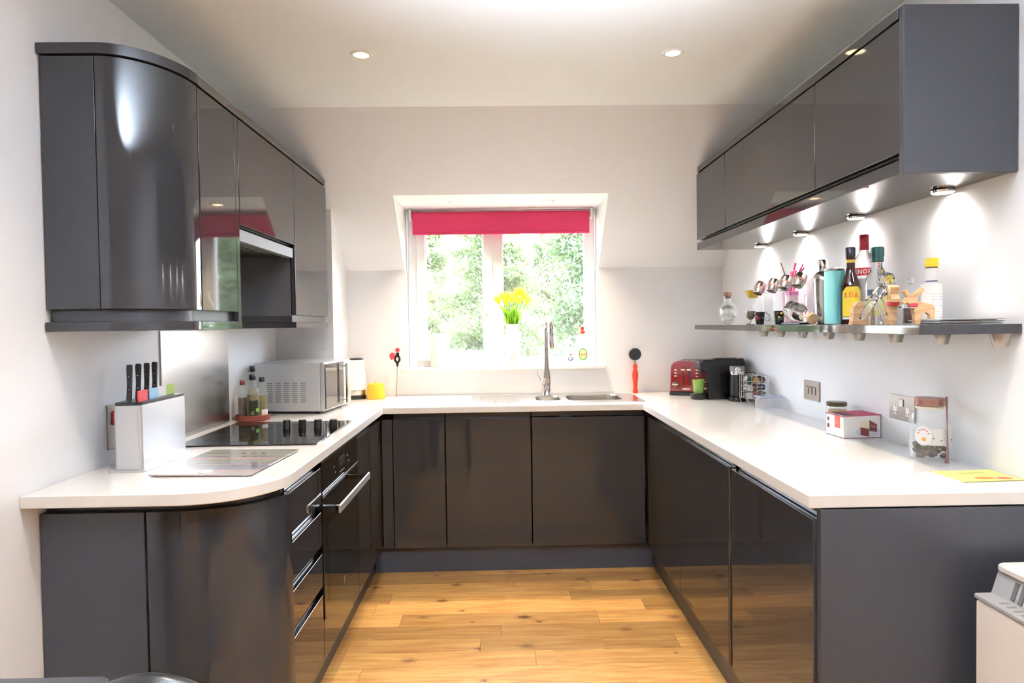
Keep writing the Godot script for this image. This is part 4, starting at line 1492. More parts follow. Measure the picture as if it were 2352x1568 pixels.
	part("label_sun", g, mat("sun_orange", C8(240, 164, 70), 0.5), seal)
	g = geo()
	g.xf = Transform3D(Basis(Vector3.UP, -0.85), Vector3.ZERO)
	for k in 6:
		var a := deg_to_rad(20.0 + k * 28.0)
		g.blob(V(cos(a) * 0.015, 0.08 + sin(a) * 0.018, 0.0588), V(0.0035, 0.0022, 0.0007), null, 0.0, 5, 8)
	var mk := part("label_marks", g, mat("label_rose", C8(214, 130, 130), 0.5), seal)
	mk.set_meta("kind", "stuff")
	g = geo()
	for k in 4:
		var a := deg_to_rad(112.0 - 22.0 * k)
		g.box(V(cos(a) * 0.0572 - 0.003, 0.07 - (k % 2) * 0.006, sin(a) * 0.0572 - 0.002), V(cos(a) * 0.0572 + 0.003, 0.072 - (k % 2) * 0.006, sin(a) * 0.0572 + 0.001))
	part("label_print", g, mats["ink_dark"], t).set_meta("kind", "stuff")
	part("lid", geo().lathe(prof([0.038, 0.166, 0.041, 0.167, 0.0412, 0.171, 0.0402, 0.174, 0.0412, 0.177, 0.0402, 0.18, 0.0412, 0.183, 0.04, 0.19, 0.0, 0.191]), 32), mat("copper_lid", C8(160, 116, 104), 0.35, 0.6), t)
	part("string", geo().lathe(prof([0.037, 0.157, 0.0395, 0.158, 0.0395, 0.164, 0.037, 0.165]), 24), mat("string_cream", C8(232, 222, 198), 0.9), t)
	t = thing("wooden_spoon", "slim copper brown spoon tied upright against the large jar", "spoon", V(2.618, H, 2.19))
	g = geo()
	g.tube([V(0.002, 0.198, -0.012), V(0.001, 0.12, -0.006), V(-0.002, 0.05, 0.0), V(-0.006, 0.0, 0.004)], [0.004, 0.0022, 0.003, 0.0065], 10, true, 0.55)
	part("shaft", g, mat("spoon_brown", C8(112, 76, 66), 0.45), t)
	# leaflet
	var lp := mat("leaflet_yellow", C8(236, 228, 132), 0.5)
	t = thing("leaflet", "yellow printed leaflet lying flat beside the large jar", "leaflet", V(2.565, H, 2.37), 0.06)
	part("white_sheet", geo().box(V(-0.115, 0.0003, -0.06), V(0.09, 0.0014, 0.055)), mats["paper_white"], t)
	part("yellow_sheet", geo().box(V(-0.075, 0.0015, -0.065), V(0.1, 0.0026, 0.062)), lp, t)
	for q in [[0.01, 0.03, 0.028, 0.014, C8(240, 140, 70)], [0.06, 0.038, 0.024, 0.012, C8(236, 110, 80)], [0.01, 0.028, 0.01, 0.005, C8(250, 210, 180)], [0.02, -0.03, 0.04, 0.006, C8(196, 186, 70)]]:
		g = geo(V(q[0], 0.0027, q[1]))
		g.blob(Vector3.ZERO, V(q[2], 0.0004, q[3]), null, 0.0, 6, 20)
		part("print", g, mat("print_%d" % int(q[2] * 1000 + q[3] * 10000), q[4], 0.6), t)


func toaster() -> void:
	var t := thing("toaster", "glossy red four-slice toaster with cream levers and dials", "toaster", V(2.412, H, 0.152), -0.45)
	var red := mat("toaster_red", C8(134, 14, 20), 0.12)
	red.clearcoat_enabled = true
	red.clearcoat = 1.0
	red.clearcoat_roughness = 0.03
	part("base", geo().prism(rounded(-0.102, -0.1, 0.102, 0.104, 0.02), 0.0, 0.022, 0.003), mats["black_satin"], t)
	# body: rounded arch profile extruded along z
	var o := PackedVector2Array([Vector2(0.097, 0.02)])
	o.append_array(arc_pts(Vector2(0.047, 0.158), 0.046, 0.046, 0, 90, 8))
	o.append_array(arc_pts(Vector2(-0.047, 0.158), 0.046, 0.046, 90, 180, 8))
	o.append(Vector2(-0.097, 0.02))
	var g := Geo.new()
	g.xf = Transform3D(Basis(Vector3(1, 0, 0), Vector3(0, 0, -1), Vector3(0, 1, 0)), Vector3.ZERO)
	g.prism(o, -0.1, 0.095, 0.008)
	part("body", g, red, t)
	part("top_plate", geo().box(V(-0.055, 0.2035, -0.085), V(0.055, 0.206, 0.08), 0.001), mats["chrome"], t)
	for k in 4:
		var x := -0.042 + k * 0.023
		part("slot", geo().box(V(x, 0.2055, -0.07), V(x + 0.014, 0.2066, 0.065)), mats["black_matt"], t)
	var cream := mat("cream_plastic", C8(246, 232, 206), 0.25)
	var zf := 0.1
	for s in [-1, 1]:
		part("lever_slot", geo().box(V(s * 0.017 - 0.003, 0.06, zf), V(s * 0.017 + 0.003, 0.17, zf + 0.0008)), mats["black_matt"], t)
		part("lever", geo().box(V(s * 0.017 - 0.013, 0.148, zf), V(s * 0.017 + 0.013, 0.158, zf + 0.016), 0.004), cream, t)
		g = geo()
		g.xf = Transform3D(Basis(Vector3.RIGHT, PI / 2), V(s * 0.062, 0.066, zf))
		g.lathe(prof([0.0, 0.014, 0.016, 0.014, 0.019, 0.01, 0.021, 0.0]), 24)
		var d := part("dial", g, mats["chrome"], t)
		part("dial_grip", geo(V(s * 0.062, 0.066, zf + 0.016)).box(V(-0.017, -0.003, -0.004), V(0.017, 0.003, 0.004), 0.002), cream, d)
		for k in 3:
			part("button", geo().box(V(s * 0.062 - 0.008, 0.112 + k * 0.018, zf), V(s * 0.062 + 0.008, 0.119 + k * 0.018, zf + 0.004), 0.002), cream, t)
	part("name_plate", geo().box(V(-0.022, 0.036, zf), V(0.022, 0.043, zf + 0.0012), 0.0004), cream, t)


func coffee_machine() -> void:
	var bk := mat("machine_black", C8(16, 16, 17), 0.22)
	var t := thing("coffee_machine", "black capsule coffee machine seen from its flank beside the toaster", "coffee machine", V(2.5, H, 0.40), 0.0)
	# the spout looks towards -x
	var o := PackedVector2Array([Vector2(0.135, 0.0), Vector2(0.14, 0.2), Vector2(0.13, 0.228), Vector2(-0.05, 0.223), Vector2(-0.1, 0.222), Vector2(-0.108, 0.21), Vector2(-0.1, 0.165), Vector2(-0.075, 0.155), Vector2(-0.07, 0.02), Vector2(-0.07, 0.0)])
	var g := Geo.new()
	g.xf = Transform3D(Basis(Vector3(1, 0, 0), Vector3(0, 0, -1), Vector3(0, 1, 0)), Vector3.ZERO)
	g.prism(o, -0.062, 0.058, 0.004)
	part("body", g, bk, t)
	part("head", geo().box(V(-0.122, 0.165, -0.04), V(-0.06, 0.216, 0.058), 0.012), mat("machine_grey", C8(58, 57, 58), 0.3), t)
	part("nozzle", geo(V(-0.098, 0.165, 0.018)).lathe(prof([0.0, -0.014, 0.008, -0.014, 0.014, 0.0, 0.0, 0.002]), 14), mats["black_satin"], t)
	part("drip_tray", geo(V(-0.112, 0, 0.02)).lathe(prof([0.0, 0.0, 0.042, 0.0, 0.045, 0.004, 0.045, 0.03, 0.042, 0.033, 0.0, 0.033]), 28), mats["black_satin"], t)
	part("lever", geo().box(V(-0.02, 0.226, -0.03), V(0.1, 0.232, 0.03), 0.003), mats["steel"], t)
	# mug on the drip tray
	t = thing("espresso_mug", "small lime green mug on the coffee machine's drip tray", "mug", V(2.388, H + 0.033, 0.42))
	var gm := mat("mug_green", C8(126, 156, 76), 0.2)
	part("cup", geo().lathe(prof([0.0, 0.0, 0.025, 0.0, 0.028, 0.004, 0.034, 0.075, 0.0335, 0.078, 0.031, 0.076, 0.025, 0.008, 0.0, 0.006]), 28), gm, t)
	part("handle", geo().tube([V(0.03, 0.064, 0.006), V(0.046, 0.062, 0.01), V(0.052, 0.045, 0.011), V(0.044, 0.026, 0.01), V(0.027, 0.024, 0.005)], 0.0045, 8), gm, t)


func capsule_rack() -> void:
	var at := V(2.592, H, 0.70)
	var t := thing("capsule_rack", "chrome wire cube stand full of coffee capsules", "rack", at, 0.0)
	var w := 0.052
	var y0 := 0.035
	var y1 := 0.155
	var cr: Material = mats["chrome"]
	var r := 0.0016
	for s in [-1, 1]:
		for q in [-1, 1]:
			part("upright", geo().tube([V(s * w, y0, q * w), V(s * w, y1, q * w)], r, 6), cr, t)
			part("leg", geo().tube([V(s * w, y0, q * w), V(s * (w - 0.012), 0.002, q * (w + 0.012))], r * 1.3, 6), cr, t)
	for k in 5:
		var y := y0 + (y1 - y0) * k / 4.0
		var g := geo()
		g.tube([V(-w, y, -w), V(w, y, -w)], r, 6)
		g.tube([V(-w, y, w), V(w, y, w)], r, 6)
		g.tube([V(-w, y, -w), V(-w, y, w)], r, 6)
		g.tube([V(w, y, -w), V(w, y, w)], r, 6)
		part("wire_ring", g, cr, t)
	for k in 3:
		var x := -w + w * 0.5 * (k + 1)
		part("wire_upright", geo().tube([V(x, y0, w), V(x, y1, w)], r, 6), cr, t)
		part("wire_upright", geo().tube([V(-w, y0, x), V(-w, y1, x)], r, 6), cr, t)
		part("floor_wire", geo().tube([V(x, y0, -w), V(x, y0, w)], r, 6), cr, t)
	part("handle", geo().tube([V(-0.02, y1, -w), V(-0.02, y1 + 0.008, -w), V(0.03, y1 + 0.008, -w), V(0.03, y1, -w)], 0.003, 6), mats["black_satin"], t)
	# capsules: small foil cups dropped in at all angles
	rng.seed = 14
	var cols := [C8(220, 220, 222), C8(150, 40, 44), C8(90, 84, 60), C8(50, 74, 60), C8(196, 150, 70), C8(60, 58, 62), C8(214, 212, 214), C8(120, 86, 60), C8(40, 50, 80)]
	var names := ["silver", "dark red", "olive", "dark green", "gold", "black", "silver", "bronze", "navy blue"]
	var n := 0
	var bs := Basis.IDENTITY
	for layer in 3:
		for q in [[-0.03, 0.03], [0.0, 0.033], [0.031, 0.03], [-0.031, -0.0], [0.003, 0.0], [0.031, -0.002]]:
			var c: Color = cols[n % 9]
			var p: Vector3 = bs * V(q[0], 0, q[1])
			var o := thing("coffee_capsule", "%s foil coffee capsule in the chrome wire cube stand" % names[n % 9], "capsule", at + p + V(0, y0 + 0.0185 + layer * 0.0385, 0), 0.0, "capsules in the wire stand")
			var g := geo()
			var tilt := Basis(V(1, 0, 0), PI / 2 + rng.randf_range(-0.35, 0.25)) if q[1] > 0.02 or rng.randf() < 0.4 else Basis(V(0, 0, 1), PI / 2 + rng.randf_range(-0.3, 0.3))
			g.xf = Transform3D(tilt, Vector3.ZERO)
			g.lathe(prof([0.0, 0.013, 0.0165, 0.0125, 0.0175, 0.0115, 0.0172, 0.010, 0.0145, 0.0095, 0.0125, -0.005, 0.008, -0.012, 0.0, -0.0125]), 16)
			part("foil", g, mat("capsule_%d" % (n % 9), c, 0.3, 0.45), o)
			n += 1


func cake_box() -> void:
	var t := thing("cake_box", "white cake box with pink lid and a printed chocolate cake", "box", V(2.593, H, 1.69), 0.04)
	var hx := 0.07
	var hz := 0.06
	part("carton", geo().box(V(-hx, 0.0005, -hz), V(hx, 0.083, hz), 0.0008), mats["paper_white"], t)
	var pk := mat("box_pink", C8(176, 34, 74), 0.5)
	var g := geo()
	g.xf = Transform3D(Basis(V(0, 0, 1), 0.035), V(hx, 0.084, 0))
	g.box(V(-2 * hx - 0.004, 0.0, -hz - 0.001), V(0.001, 0.0022, hz + 0.001), 0.0006)
	part("lid", g, pk, t)
	part("tuck_flap", geo().box(V(-hx + 0.004, 0.0828, -hz + 0.004), V(-hx + 0.05, 0.0836, hz - 0.004)), mat("flap_dark", C8(90, 40, 50), 0.7), t)
	part("bottom_edge", geo().box(V(-hx - 0.0006, 0.0004, -hz - 0.0006), V(hx + 0.0006, 0.0024, hz + 0.0006)), mat("edge_plum", C8(100, 36, 56), 0.6), t)
	# printed side: red panel, cake slices, plate
	var z := hz
	var ch := mat("print_chocolate", C8(92, 28, 26), 0.55)
	var cm := mat("print_cream", C8(240, 226, 190), 0.55)
	var pd := geo()
	pd.xf = Transform3D(Basis(V(1, 0, 0), V(0, 0, -1), V(0, 1, 0)), Vector3.ZERO)
	pd.prism(arc_pts(Vector2(0.022, 0.024), 0.046, 0.02, 0, 350, 28), -z - 0.0004, -z + 0.0001)
	part("print_plate", pd, mat("print_plate_grey", C8(222, 222, 228), 0.55), t)
	for q in [[[-0.006, 0.012, 0.026, 0.006, 0.026, 0.034, -0.006, 0.04], ch], [[-0.006, 0.04, 0.026, 0.034, 0.026, 0.064, -0.002, 0.062], cm], [[0.028, 0.026, 0.056, 0.022, 0.056, 0.05, 0.028, 0.066], ch], [[0.03, 0.042, 0.056, 0.036, 0.05, 0.042, 0.03, 0.05], cm]]:
		var s := Geo.new()
		s.xf = Transform3D(Basis(V(1, 0, 0), V(0, 0, -1), V(0, 1, 0)), Vector3.ZERO)
		s.prism(P2(q[0]), -z - 0.0008, -z - 0.0003)
		part("print_cake", s, q[1], t)
	# left side: coral panel and little pictures
	part("print_panel", geo().box(V(-hx - 0.0005, 0.034, 0.0), V(-hx + 0.0002, 0.082, 0.035)), mat("print_coral", C8(232, 92, 72), 0.55), t)
	for q in [[-0.045, 0.06, 0.008], [-0.045, 0.035, 0.009], [0.045, 0.04, 0.009]]:
		g = geo(V(-hx - 0.0004, q[1], q[0]))
		g.blob(Vector3.ZERO, V(0.0006, q[2], q[2]), null, 0.0, 6, 14)
		part("print_dot", g, ch if q[0] < 0 else cm, t)
	for k in 3:
		part("print_line", geo().box(V(-hx - 0.0008, 0.05 + k * 0.006, 0.006), V(-hx - 0.0003, 0.052 + k * 0.006, 0.029 - k * 0.004)), mat("print_rose", C8(244, 168, 150), 0.55), t)


# ---------------------------------------------------------------- things on the shelf (top at y = 1.328)
func build_shelf_items() -> void:
	var S := 1.3285
	var t: Node3D
	var g: Geo
	var nz := FastNoiseLite.new()
	nz.seed = 4
	nz.frequency = 0.09
	var sg: Material = mats["solid_glass"]
	var cg: Material = mats["clear_glass"]
	# skull-shaped bottle
	t = thing("skull_bottle", "clear glass skull-shaped bottle with cork cap on the shelf", "bottle", V(2.5, S, 0.585))
	g = geo()
	g.blob(V(0, 0.07, 0), V(0.05, 0.052, 0.056), nz, 0.06, 18, 26)
	g.blob(V(-0.004, 0.028, 0.012), V(0.036, 0.028, 0.036), nz, 0.08, 14, 20)
	for s in [-1, 1]:
		g.blob(V(s * 0.02, 0.068, 0.047), V(0.014, 0.013, 0.011), null, 0.0, 8, 12)
	part("skull", g, cg, t)
	part("inner_glass", geo().blob(V(0, 0.062, 0), V(0.042, 0.044, 0.046), nz, 0.1, 14, 20), sg, t)
	part("neck", geo().lathe(prof([0.02, 0.115, 0.017, 0.125, 0.017, 0.146, 0.021, 0.148, 0.021, 0.152]), 20), cg, t)
	part("cork", geo().lathe(prof([0.016, 0.14, 0.016, 0.152, 0.023, 0.153, 0.023, 0.172, 0.0, 0.174]), 20), mat("cork_brown", C8(130, 96, 84), 0.6), t)
	# pewter goblet
	t = thing("pewter_goblet", "tiny pewter goblet on the shelf near the skull bottle", "goblet", V(2.45, S, 1.046))
	part("cup", geo().lathe(prof([0.0, 0.0, 0.018, 0.0, 0.019, 0.003, 0.005, 0.009, 0.004, 0.022, 0.014, 0.03, 0.022, 0.045, 0.024, 0.063, 0.022, 0.063, 0.016, 0.04, 0.0, 0.032]), 22), mat("pewter", C8(150, 146, 140), 0.35, 0.9), t)
	# martini glass
	t = thing("martini_glass", "martini glass with a yellow painted bowl on the shelf", "glass", V(2.555, S, 0.80))
	part("stem", geo().lathe(prof([0.0, 0.0, 0.034, 0.001, 0.034, 0.003, 0.004, 0.009, 0.0035, 0.09, 0.006, 0.098]), 22), cg, t)
	part("bowl", geo().lathe(prof([0.004, 0.097, 0.041, 0.172, 0.0415, 0.174]), 26), cg, t)
	part("painted_band", geo().lathe(prof([0.0215, 0.132, 0.041, 0.171]), 22, 0.4, 3.4), mat("paint_ochre", C8(206, 176, 66), 0.4), t)
	# printed shot glasses
	for q in [[1.163, C8(60, 30, 34), C8(200, 60, 54), "small shot glass printed dark red and orange"], [1.374, C8(44, 66, 54), C8(214, 190, 60), "small shot glass printed dark green and yellow"]]:
		t = thing("shot_glass", q[3], "shot glass", V(2.448, S, q[0]), 0.0, "printed shot glasses")
		part("glass", geo().lathe(prof([0.0, 0.0, 0.0165, 0.0, 0.0175, 0.002, 0.0225, 0.058, 0.021, 0.058, 0.016, 0.008, 0.0, 0.007]), 22), mats["black_satin"], t)
		rng.seed = int(q[0] * 100)
		for k in 7:
			var a := rng.randf_range(0.4, 2.9)
			var y := rng.randf_range(0.008, 0.048)
			var r := lerpf(0.0178, 0.0226, y / 0.058)
			g = geo()
			g.blob(V(cos(a) * r, y, sin(a) * r), V(0.005, 0.005, 0.0025), null, 0.0, 6, 9)
			part("print_spot", g, mat("shot_%d_%d" % [int(q[0] * 100), k % 2], q[1 + k % 2], 0.35), t)
	# clear tumblers with tilted steel cups on their rims
	var cups := [[2.48, 1.082, 0.168, -0.55], [2.482, 1.232, 0.171, -0.45], [2.482, 1.362, 0.176, -0.5], [2.5, 1.452, 0.18, -0.55]]
	var pair := [[2.5, 1.135], [2.5, 1.385]]
	var lab := ["clear tall tumbler between the two printed shot glasses", "clear tall tumbler in front of the pink bag"]
	for k in 2:
		t = thing("tumbler", lab[k], "glass", V(pair[k][0], S, pair[k][1]))
		part("glass", geo().lathe(prof([0.0, 0.0, 0.026, 0.0, 0.028, 0.003, 0.03, 0.122, 0.0288, 0.122, 0.0265, 0.016, 0.0, 0.014]), 26), cg, t)
		nz.frequency = 0.2
		for m in 5:
			g = geo()
			rng.seed = 50 + m + k * 10
			g.blob(V(rng.randf_range(-0.012, 0.012), 0.024 + m * 0.006, rng.randf_range(-0.012, 0.012)), Vector3.ONE * 0.0075, nz, 0.5, 6, 8)
			part("glass_pebble", g, sg, t)
	var cuplab := ["barrel-shaped steel cup tilted above the pewter goblet", "barrel-shaped steel cup tilted below a dark straw", "barrel-shaped steel cup tilted below the pink straws", "barrel-shaped steel cup tilted beside the clear bag"]
	# a small wire tree carries the four cups
	t = thing("cup_stand", "slim wire stand carrying four tilted steel cups", "stand", V(2.52, S, 1.27))
	g = geo()
	part("foot", geo().lathe(prof([0.0, 0.0, 0.03, 0.0, 0.031, 0.002, 0.0, 0.004]), 24), mats["chrome"], t)
	part("pole", geo().tube([V(0, 0.003, 0), V(0, 0.16, 0)], 0.002, 8), mats["chrome"], t)
	for c in cups:
		part("arm", geo().tube([V(0, 0.15, 0), V((c[0] - 2.52) * 0.6, c[2] - 0.022, (c[1] - 1.27) * 0.6), V(c[0] - 2.52, c[2] - 0.021, c[1] - 1.27)], 0.0016, 6), mats["chrome"], t)
	var n := 0
	for c in cups:
		t = thing("steel_cup", cuplab[n], "cup", V(c[0], S + c[2], c[1]), 0.0, "steel cups on the wire stand")
		g = geo()
		g.xf = Transform3D(Basis(V(0.3, 0, 1).normalized(), c[3]).scaled(Vector3.ONE * 1.14), Vector3.ZERO)
		g.lathe(prof([0.0, -0.025, 0.0165, -0.025, 0.0185, -0.0235, 0.0215, -0.012, 0.0222, 0.0, 0.0215, 0.012, 0.019, 0.024, 0.0175, 0.024, 0.0195, 0.0, 0.0, -0.02]), 22)
		part("cup", g, mat("cup_steel", C8(196, 186, 180), 0.22, 1.0), t)
		g = geo()
		g.xf = Transform3D(Basis(V(0.3, 0, 1).normalized(), c[3]).scaled(Vector3.ONE * 1.14), Vector3.ZERO)
		g.lathe(prof([0.0218, -0.003, 0.0232, -0.002, 0.0232, 0.002, 0.0218, 0.003]), 22)
		part("rim_band", g, mat("cup_copper", C8(206, 160, 146), 0.3, 1.0), t)
		n += 1
	# straws in a pink pouch
	t = thing("pink_pouch", "pink printed gift bag holding cocktail straws", "bag", V(2.602, S, 1.135))
	var pk := mat("pouch_pink", C8(214, 128, 168), 0.5)
	g = geo()
	g.prism(rounded(-0.022, -0.042, 0.022, 0.042, 0.012), 0.0, 0.15, 0.004)
	part("bag", g, pk, t)
	part("bag_panel", geo().box(V(-0.0228, 0.06, -0.028), V(-0.0221, 0.075, 0.03)), mat("pouch_pale", C8(240, 196, 214), 0.5), t)
	rng.seed = 31
	var sc := [C8(240, 60, 150), C8(240, 60, 150), C8(236, 76, 160), C8(240, 60, 150), C8(250, 150, 70), C8(214, 60, 60), C8(110, 92, 92), C8(110, 92, 92), C8(236, 76, 160), C8(240, 60, 150), C8(244, 90, 160)]
	var sn := ["hot pink", "hot pink", "bright pink", "hot pink", "orange", "red", "dark brown", "dark brown", "bright pink", "hot pink", "rose pink"]
	for k in sc.size():
		var b := V(2.60 + rng.randf_range(-0.012, 0.012), S + 0.151, 1.135 + rng.randf_range(-0.03, 0.03))
		var st := thing("cocktail_straw", "%s cocktail straw standing in the pink bag" % sn[k], "straw", b, 0.0, "straws in the pink bag")
		var lean := V(rng.randf_range(-0.02, 0.04), rng.randf_range(0.07, 0.115), rng.randf_range(-0.04, 0.075))
		if k == 6:
			lean = V(-0.03, 0.115, -0.02)
		if k == 7:
			lean = V(0.03, 0.085, 0.10)
		part("tube", geo().tube([Vector3.ZERO, lean * 1.15], 0.0034, 7), mat("straw_" + sn[k].replace(" ", "_"), sc[k], 0.4), st)
	# clear gift bag
	t = thing("clear_bag", "crumpled clear plastic bag beside the steel shaker", "bag", V(2.61, S, 1.34))
	g = geo()
	nz.frequency = 0.12
	g.blob(V(0, 0.095, 0), V(0.034, 0.098, 0.044), nz, 0.16, 18, 22)
	part("film", g, clear("film_clear", Color(0.96, 0.95, 0.97, 0.24), 0.06), t)
	# cocktail shaker
	t = thing("cocktail_shaker", "brushed steel cocktail shaker behind the turquoise flask", "shaker", V(2.55, S, 1.552))
	part("can", geo().lathe(prof([0.0, 0.0, 0.026, 0.0, 0.03, 0.004, 0.038, 0.165, 0.038, 0.17]), 28), mats["steel"], t)
	part("strainer", geo().lathe(prof([0.0385, 0.168, 0.0385, 0.175, 0.036, 0.192, 0.022, 0.206, 0.02, 0.208]), 28), mats["steel"], t)
	part("cap", geo().lathe(prof([0.02, 0.206, 0.0205, 0.208, 0.019, 0.25, 0.017, 0.253, 0.0, 0.254]), 24), mats["chrome"], t)
	# turquoise flask
	t = thing("turquoise_flask", "turquoise square flask with a steel rim", "flask", V(2.497, S, 1.745), 0.25)
	g = geo()
	g.prism(rounded(-0.026, -0.026, 0.026, 0.026, 0.006), 0.001, 0.196, 0.002)
	part("body", g, mat("turquoise", C8(140, 222, 222), 0.35), t)
	g = geo()
	g.prism(rounded(-0.027, -0.027, 0.027, 0.027, 0.008), 0.196, 0.204, 0.002)
	part("rim", g, mats["steel"], t)
	# lying crystal bottle on its black rest
	t = thing("lying_bottle", "cut glass bottle lying on a black rest with its cork towards the room", "bottle", V(2.44, S, 1.6), 0.12)
	var lay := Transform3D(Basis(V(1, 0, 0), 1.83), V(0, 0.05, -0.03))
	g = geo()
	g.xf = lay
	g.lathe(prof([0.0, -0.05, 0.028, -0.05, 0.037, -0.04, 0.038, 0.0, 0.036, 0.02, 0.026, 0.05, 0.0195, 0.07, 0.0185, 0.098, 0.0, 0.098]), 11, 0, TAU, 5)
	part("glass", g, sg, t)
	g = geo()
	g.xf = lay
	g.lathe(prof([0.0, 0.0985, 0.0205, 0.0985, 0.021, 0.1, 0.021, 0.114, 0.0, 0.115]), 22)
	part("cork", g, mats["light_wood"], t)
	part("rest", geo().prism(P2([-0.034, -0.085, 0.034, -0.085, 0.026, 0.03, -0.026, 0.03]), 0.0, 0.009, 0.002), mats["black_satin"], t)
	# liqueur bottle, dark brown
	t = thing("liqueur_bottle", "dark brown liqueur bottle with yellow arched label", "bottle", V(2.532, S, 1.79))
	var br := mat("brown_glass", C8(46, 20, 14), 0.06)
	part("glass", geo().lathe(prof([0.0, 0.0, 0.03, 0.0, 0.032, 0.004, 0.032, 0.135, 0.028, 0.155, 0.017, 0.18, 0.0145, 0.2, 0.0145, 0.235, 0.016, 0.237, 0.016, 0.243]), 28), br, t)
	part("cap", geo().lathe(prof([0.0165, 0.243, 0.0168, 0.245, 0.0168, 0.272, 0.015, 0.275, 0.0, 0.2755]), 24), mat("cap_ink", C8(30, 28, 46), 0.3), t)
	band(t, 0.0152, 0.22, 0.231, 0, 360, mat("label_gold", C8(232, 200, 80), 0.5), "neck_label")
	var lb := mat("label_yellow", C8(236, 208, 62), 0.5)
	band(t, 0.0324, 0.028, 0.115, 40, 170, lb, "label")
	g = geo()
	for k in 14:
		var a0 := deg_to_rad(40.0 + 130.0 * k / 14.0)
		var a1 := deg_to_rad(40.0 + 130.0 * (k + 1) / 14.0)
		var h0 := 0.115 + 0.03 * sin(PI * k / 14.0)
		var h1 := 0.115 + 0.03 * sin(PI * (k + 1) / 14.0)
		var n0 := V(cos(a0), 0, sin(a0))
		var n1 := V(cos(a1), 0, sin(a1))
		g.quad4(n0 * 0.0325 + V(0, 0.115, 0), n1 * 0.0325 + V(0, 0.115, 0), n1 * 0.0325 + V(0, minf(h1, 0.134), 0), n0 * 0.0325 + V(0, minf(h0, 0.134), 0), n0, n1, n1, n0)
	part("label_arch", g, lb, t)
	band(t, 0.0322, 0.018, 0.026, 40, 170, mats["paper_white"], "label_strip")
	words("LÚA", 0.016, mat("label_red", C8(206, 56, 40), 0.5), t, V(-0.0135, 0.104, 0.0305), Vector3(0, -0.42, 0), "lettering", true)
	# vodka bottle
	t = thing("vodka_bottle", "tall clear spirit bottle with red cap and red label band", "bottle", V(2.602, S, 1.752))
	part("glass", geo().lathe(prof([0.0, 0.0, 0.033, 0.0, 0.0355, 0.004, 0.0355, 0.215, 0.03, 0.24, 0.016, 0.262, 0.0145, 0.275]), 28), sg, t)
	part("cap", geo().lathe(prof([0.0155, 0.268, 0.0165, 0.27, 0.016, 0.322, 0.0145, 0.325, 0.0, 0.3255]), 24), mat("cap_crimson", C8(176, 30, 56), 0.3), t)
	band(t, 0.0362, 0.175, 0.203, 55, 185, mat("label_crimson", C8(204, 44, 54), 0.5), "label_band")
	words("RNOFF", 0.0165, mats["paper_white"], t, V(-0.0178, 0.189, 0.0327), Vector3(0, -0.5, 0), "lettering")
	band(t, 0.0362, 0.06, 0.165, 85, 155, mat("label_silver", C8(200, 196, 190), 0.5), "label")
	# gin bottle
	t = thing("spirit_bottle", "clear broad spirit bottle with dark green cap", "bottle", V(2.53, S, 1.965))
	part("glass", geo().lathe(prof([0.0, 0.0, 0.035, 0.0, 0.0375, 0.004, 0.0375, 0.13, 0.034, 0.155, 0.022, 0.175, 0.0185, 0.19, 0.0175, 0.212]), 28), sg, t)
	part("cap", geo().lathe(prof([0.018, 0.206, 0.02, 0.208, 0.0195, 0.225, 0.021, 0.228, 0.0205, 0.253, 0.018, 0.256, 0.0, 0.2565]), 24), mat("cap_green", C8(24, 66, 62), 0.3), t)
	band(t, 0.038, 0.095, 0.115, 70, 170, mat("label_slate", C8(60, 78, 88), 0.5), "label_band")
	words("ETTE", 0.011, mat("label_mist", C8(190, 204, 210), 0.5), t, V(-0.0195, 0.105, 0.0338), Vector3(0, -0.52, 0), "lettering")
	band(t, 0.038, 0.03, 0.09, 75, 165, mat("label_pale_lime", C8(206, 206, 140), 0.5), "label")
	# plywood arch with a crystal bottle leaning over it
	t = thing("wooden_arch", "small plywood wine rest shaped like an arch", "stand", V(2.452, S, 2.0))
	var wd: Material = mats["light_wood"]
	var o := PackedVector2Array([Vector2(-0.032, 0.0), Vector2(-0.026, 0.03)])
	o.append_array(arc_pts(Vector2(0.0, 0.04), 0.028, 0.036, 180, 0, 14))
	o.append(Vector2(0.034, 0.0))
	g = Geo.new()
	g.xf = Transform3D(Basis(V(1, 0, 0), V(0, 0, -1), V(0, 1, 0)), Vector3.ZERO)
	g.prism(o, -0.012, 0.012, 0.001)
	part("board", g, wd, t)
	t = thing("crystal_bottle", "clear faceted crystal decanter leaning on the plywood arch", "decanter", V(2.47, S, 2.045))
	g = geo()
	nz.frequency = 0.25
	g.tube([V(-0.052, 0.02, 0.028), V(-0.03, 0.052, 0.024), V(0.0, 0.092, 0.02), V(0.022, 0.118, 0.018)], [0.009, 0.012, 0.016, 0.018], 7)
	g.tube([V(0.0, 0.09, 0.02), V(0.018, 0.05, 0.024), V(0.034, 0.0, 0.026)], [0.015, 0.013, 0.011], 7)
	g.tube([V(-0.012, 0.08, -0.006), V(0.0, 0.04, -0.012), V(0.004, 0.0, -0.016)], [0.012, 0.011, 0.010], 7)
	part("body", g, sg, t)
	part("stopper", geo().blob(V(0.034, 0.138, 0.016), Vector3.ONE * 0.026, nz, 0.3, 10, 14), sg, t)
	reindeer(V(2.448, S, 2.19), 1.25, "wooden reindeer seen from the front with a red spotted scarf", 0.115)
	reindeer(V(2.45, S, 2.3), -0.25, "wooden reindeer seen from the side with a red spotted scarf and bell", 0.1)
	# small bottle of red syrup
	t = thing("syrup_bottle", "small clear bottle half full of dark red syrup", "bottle", V(2.56, S, 2.1))
	part("glass", geo().lathe(prof([0.0, 0.0, 0.022, 0.0, 0.024, 0.003, 0.024, 0.06, 0.016, 0.085, 0.008, 0.1, 0.0075, 0.13]), 22), cg, t)
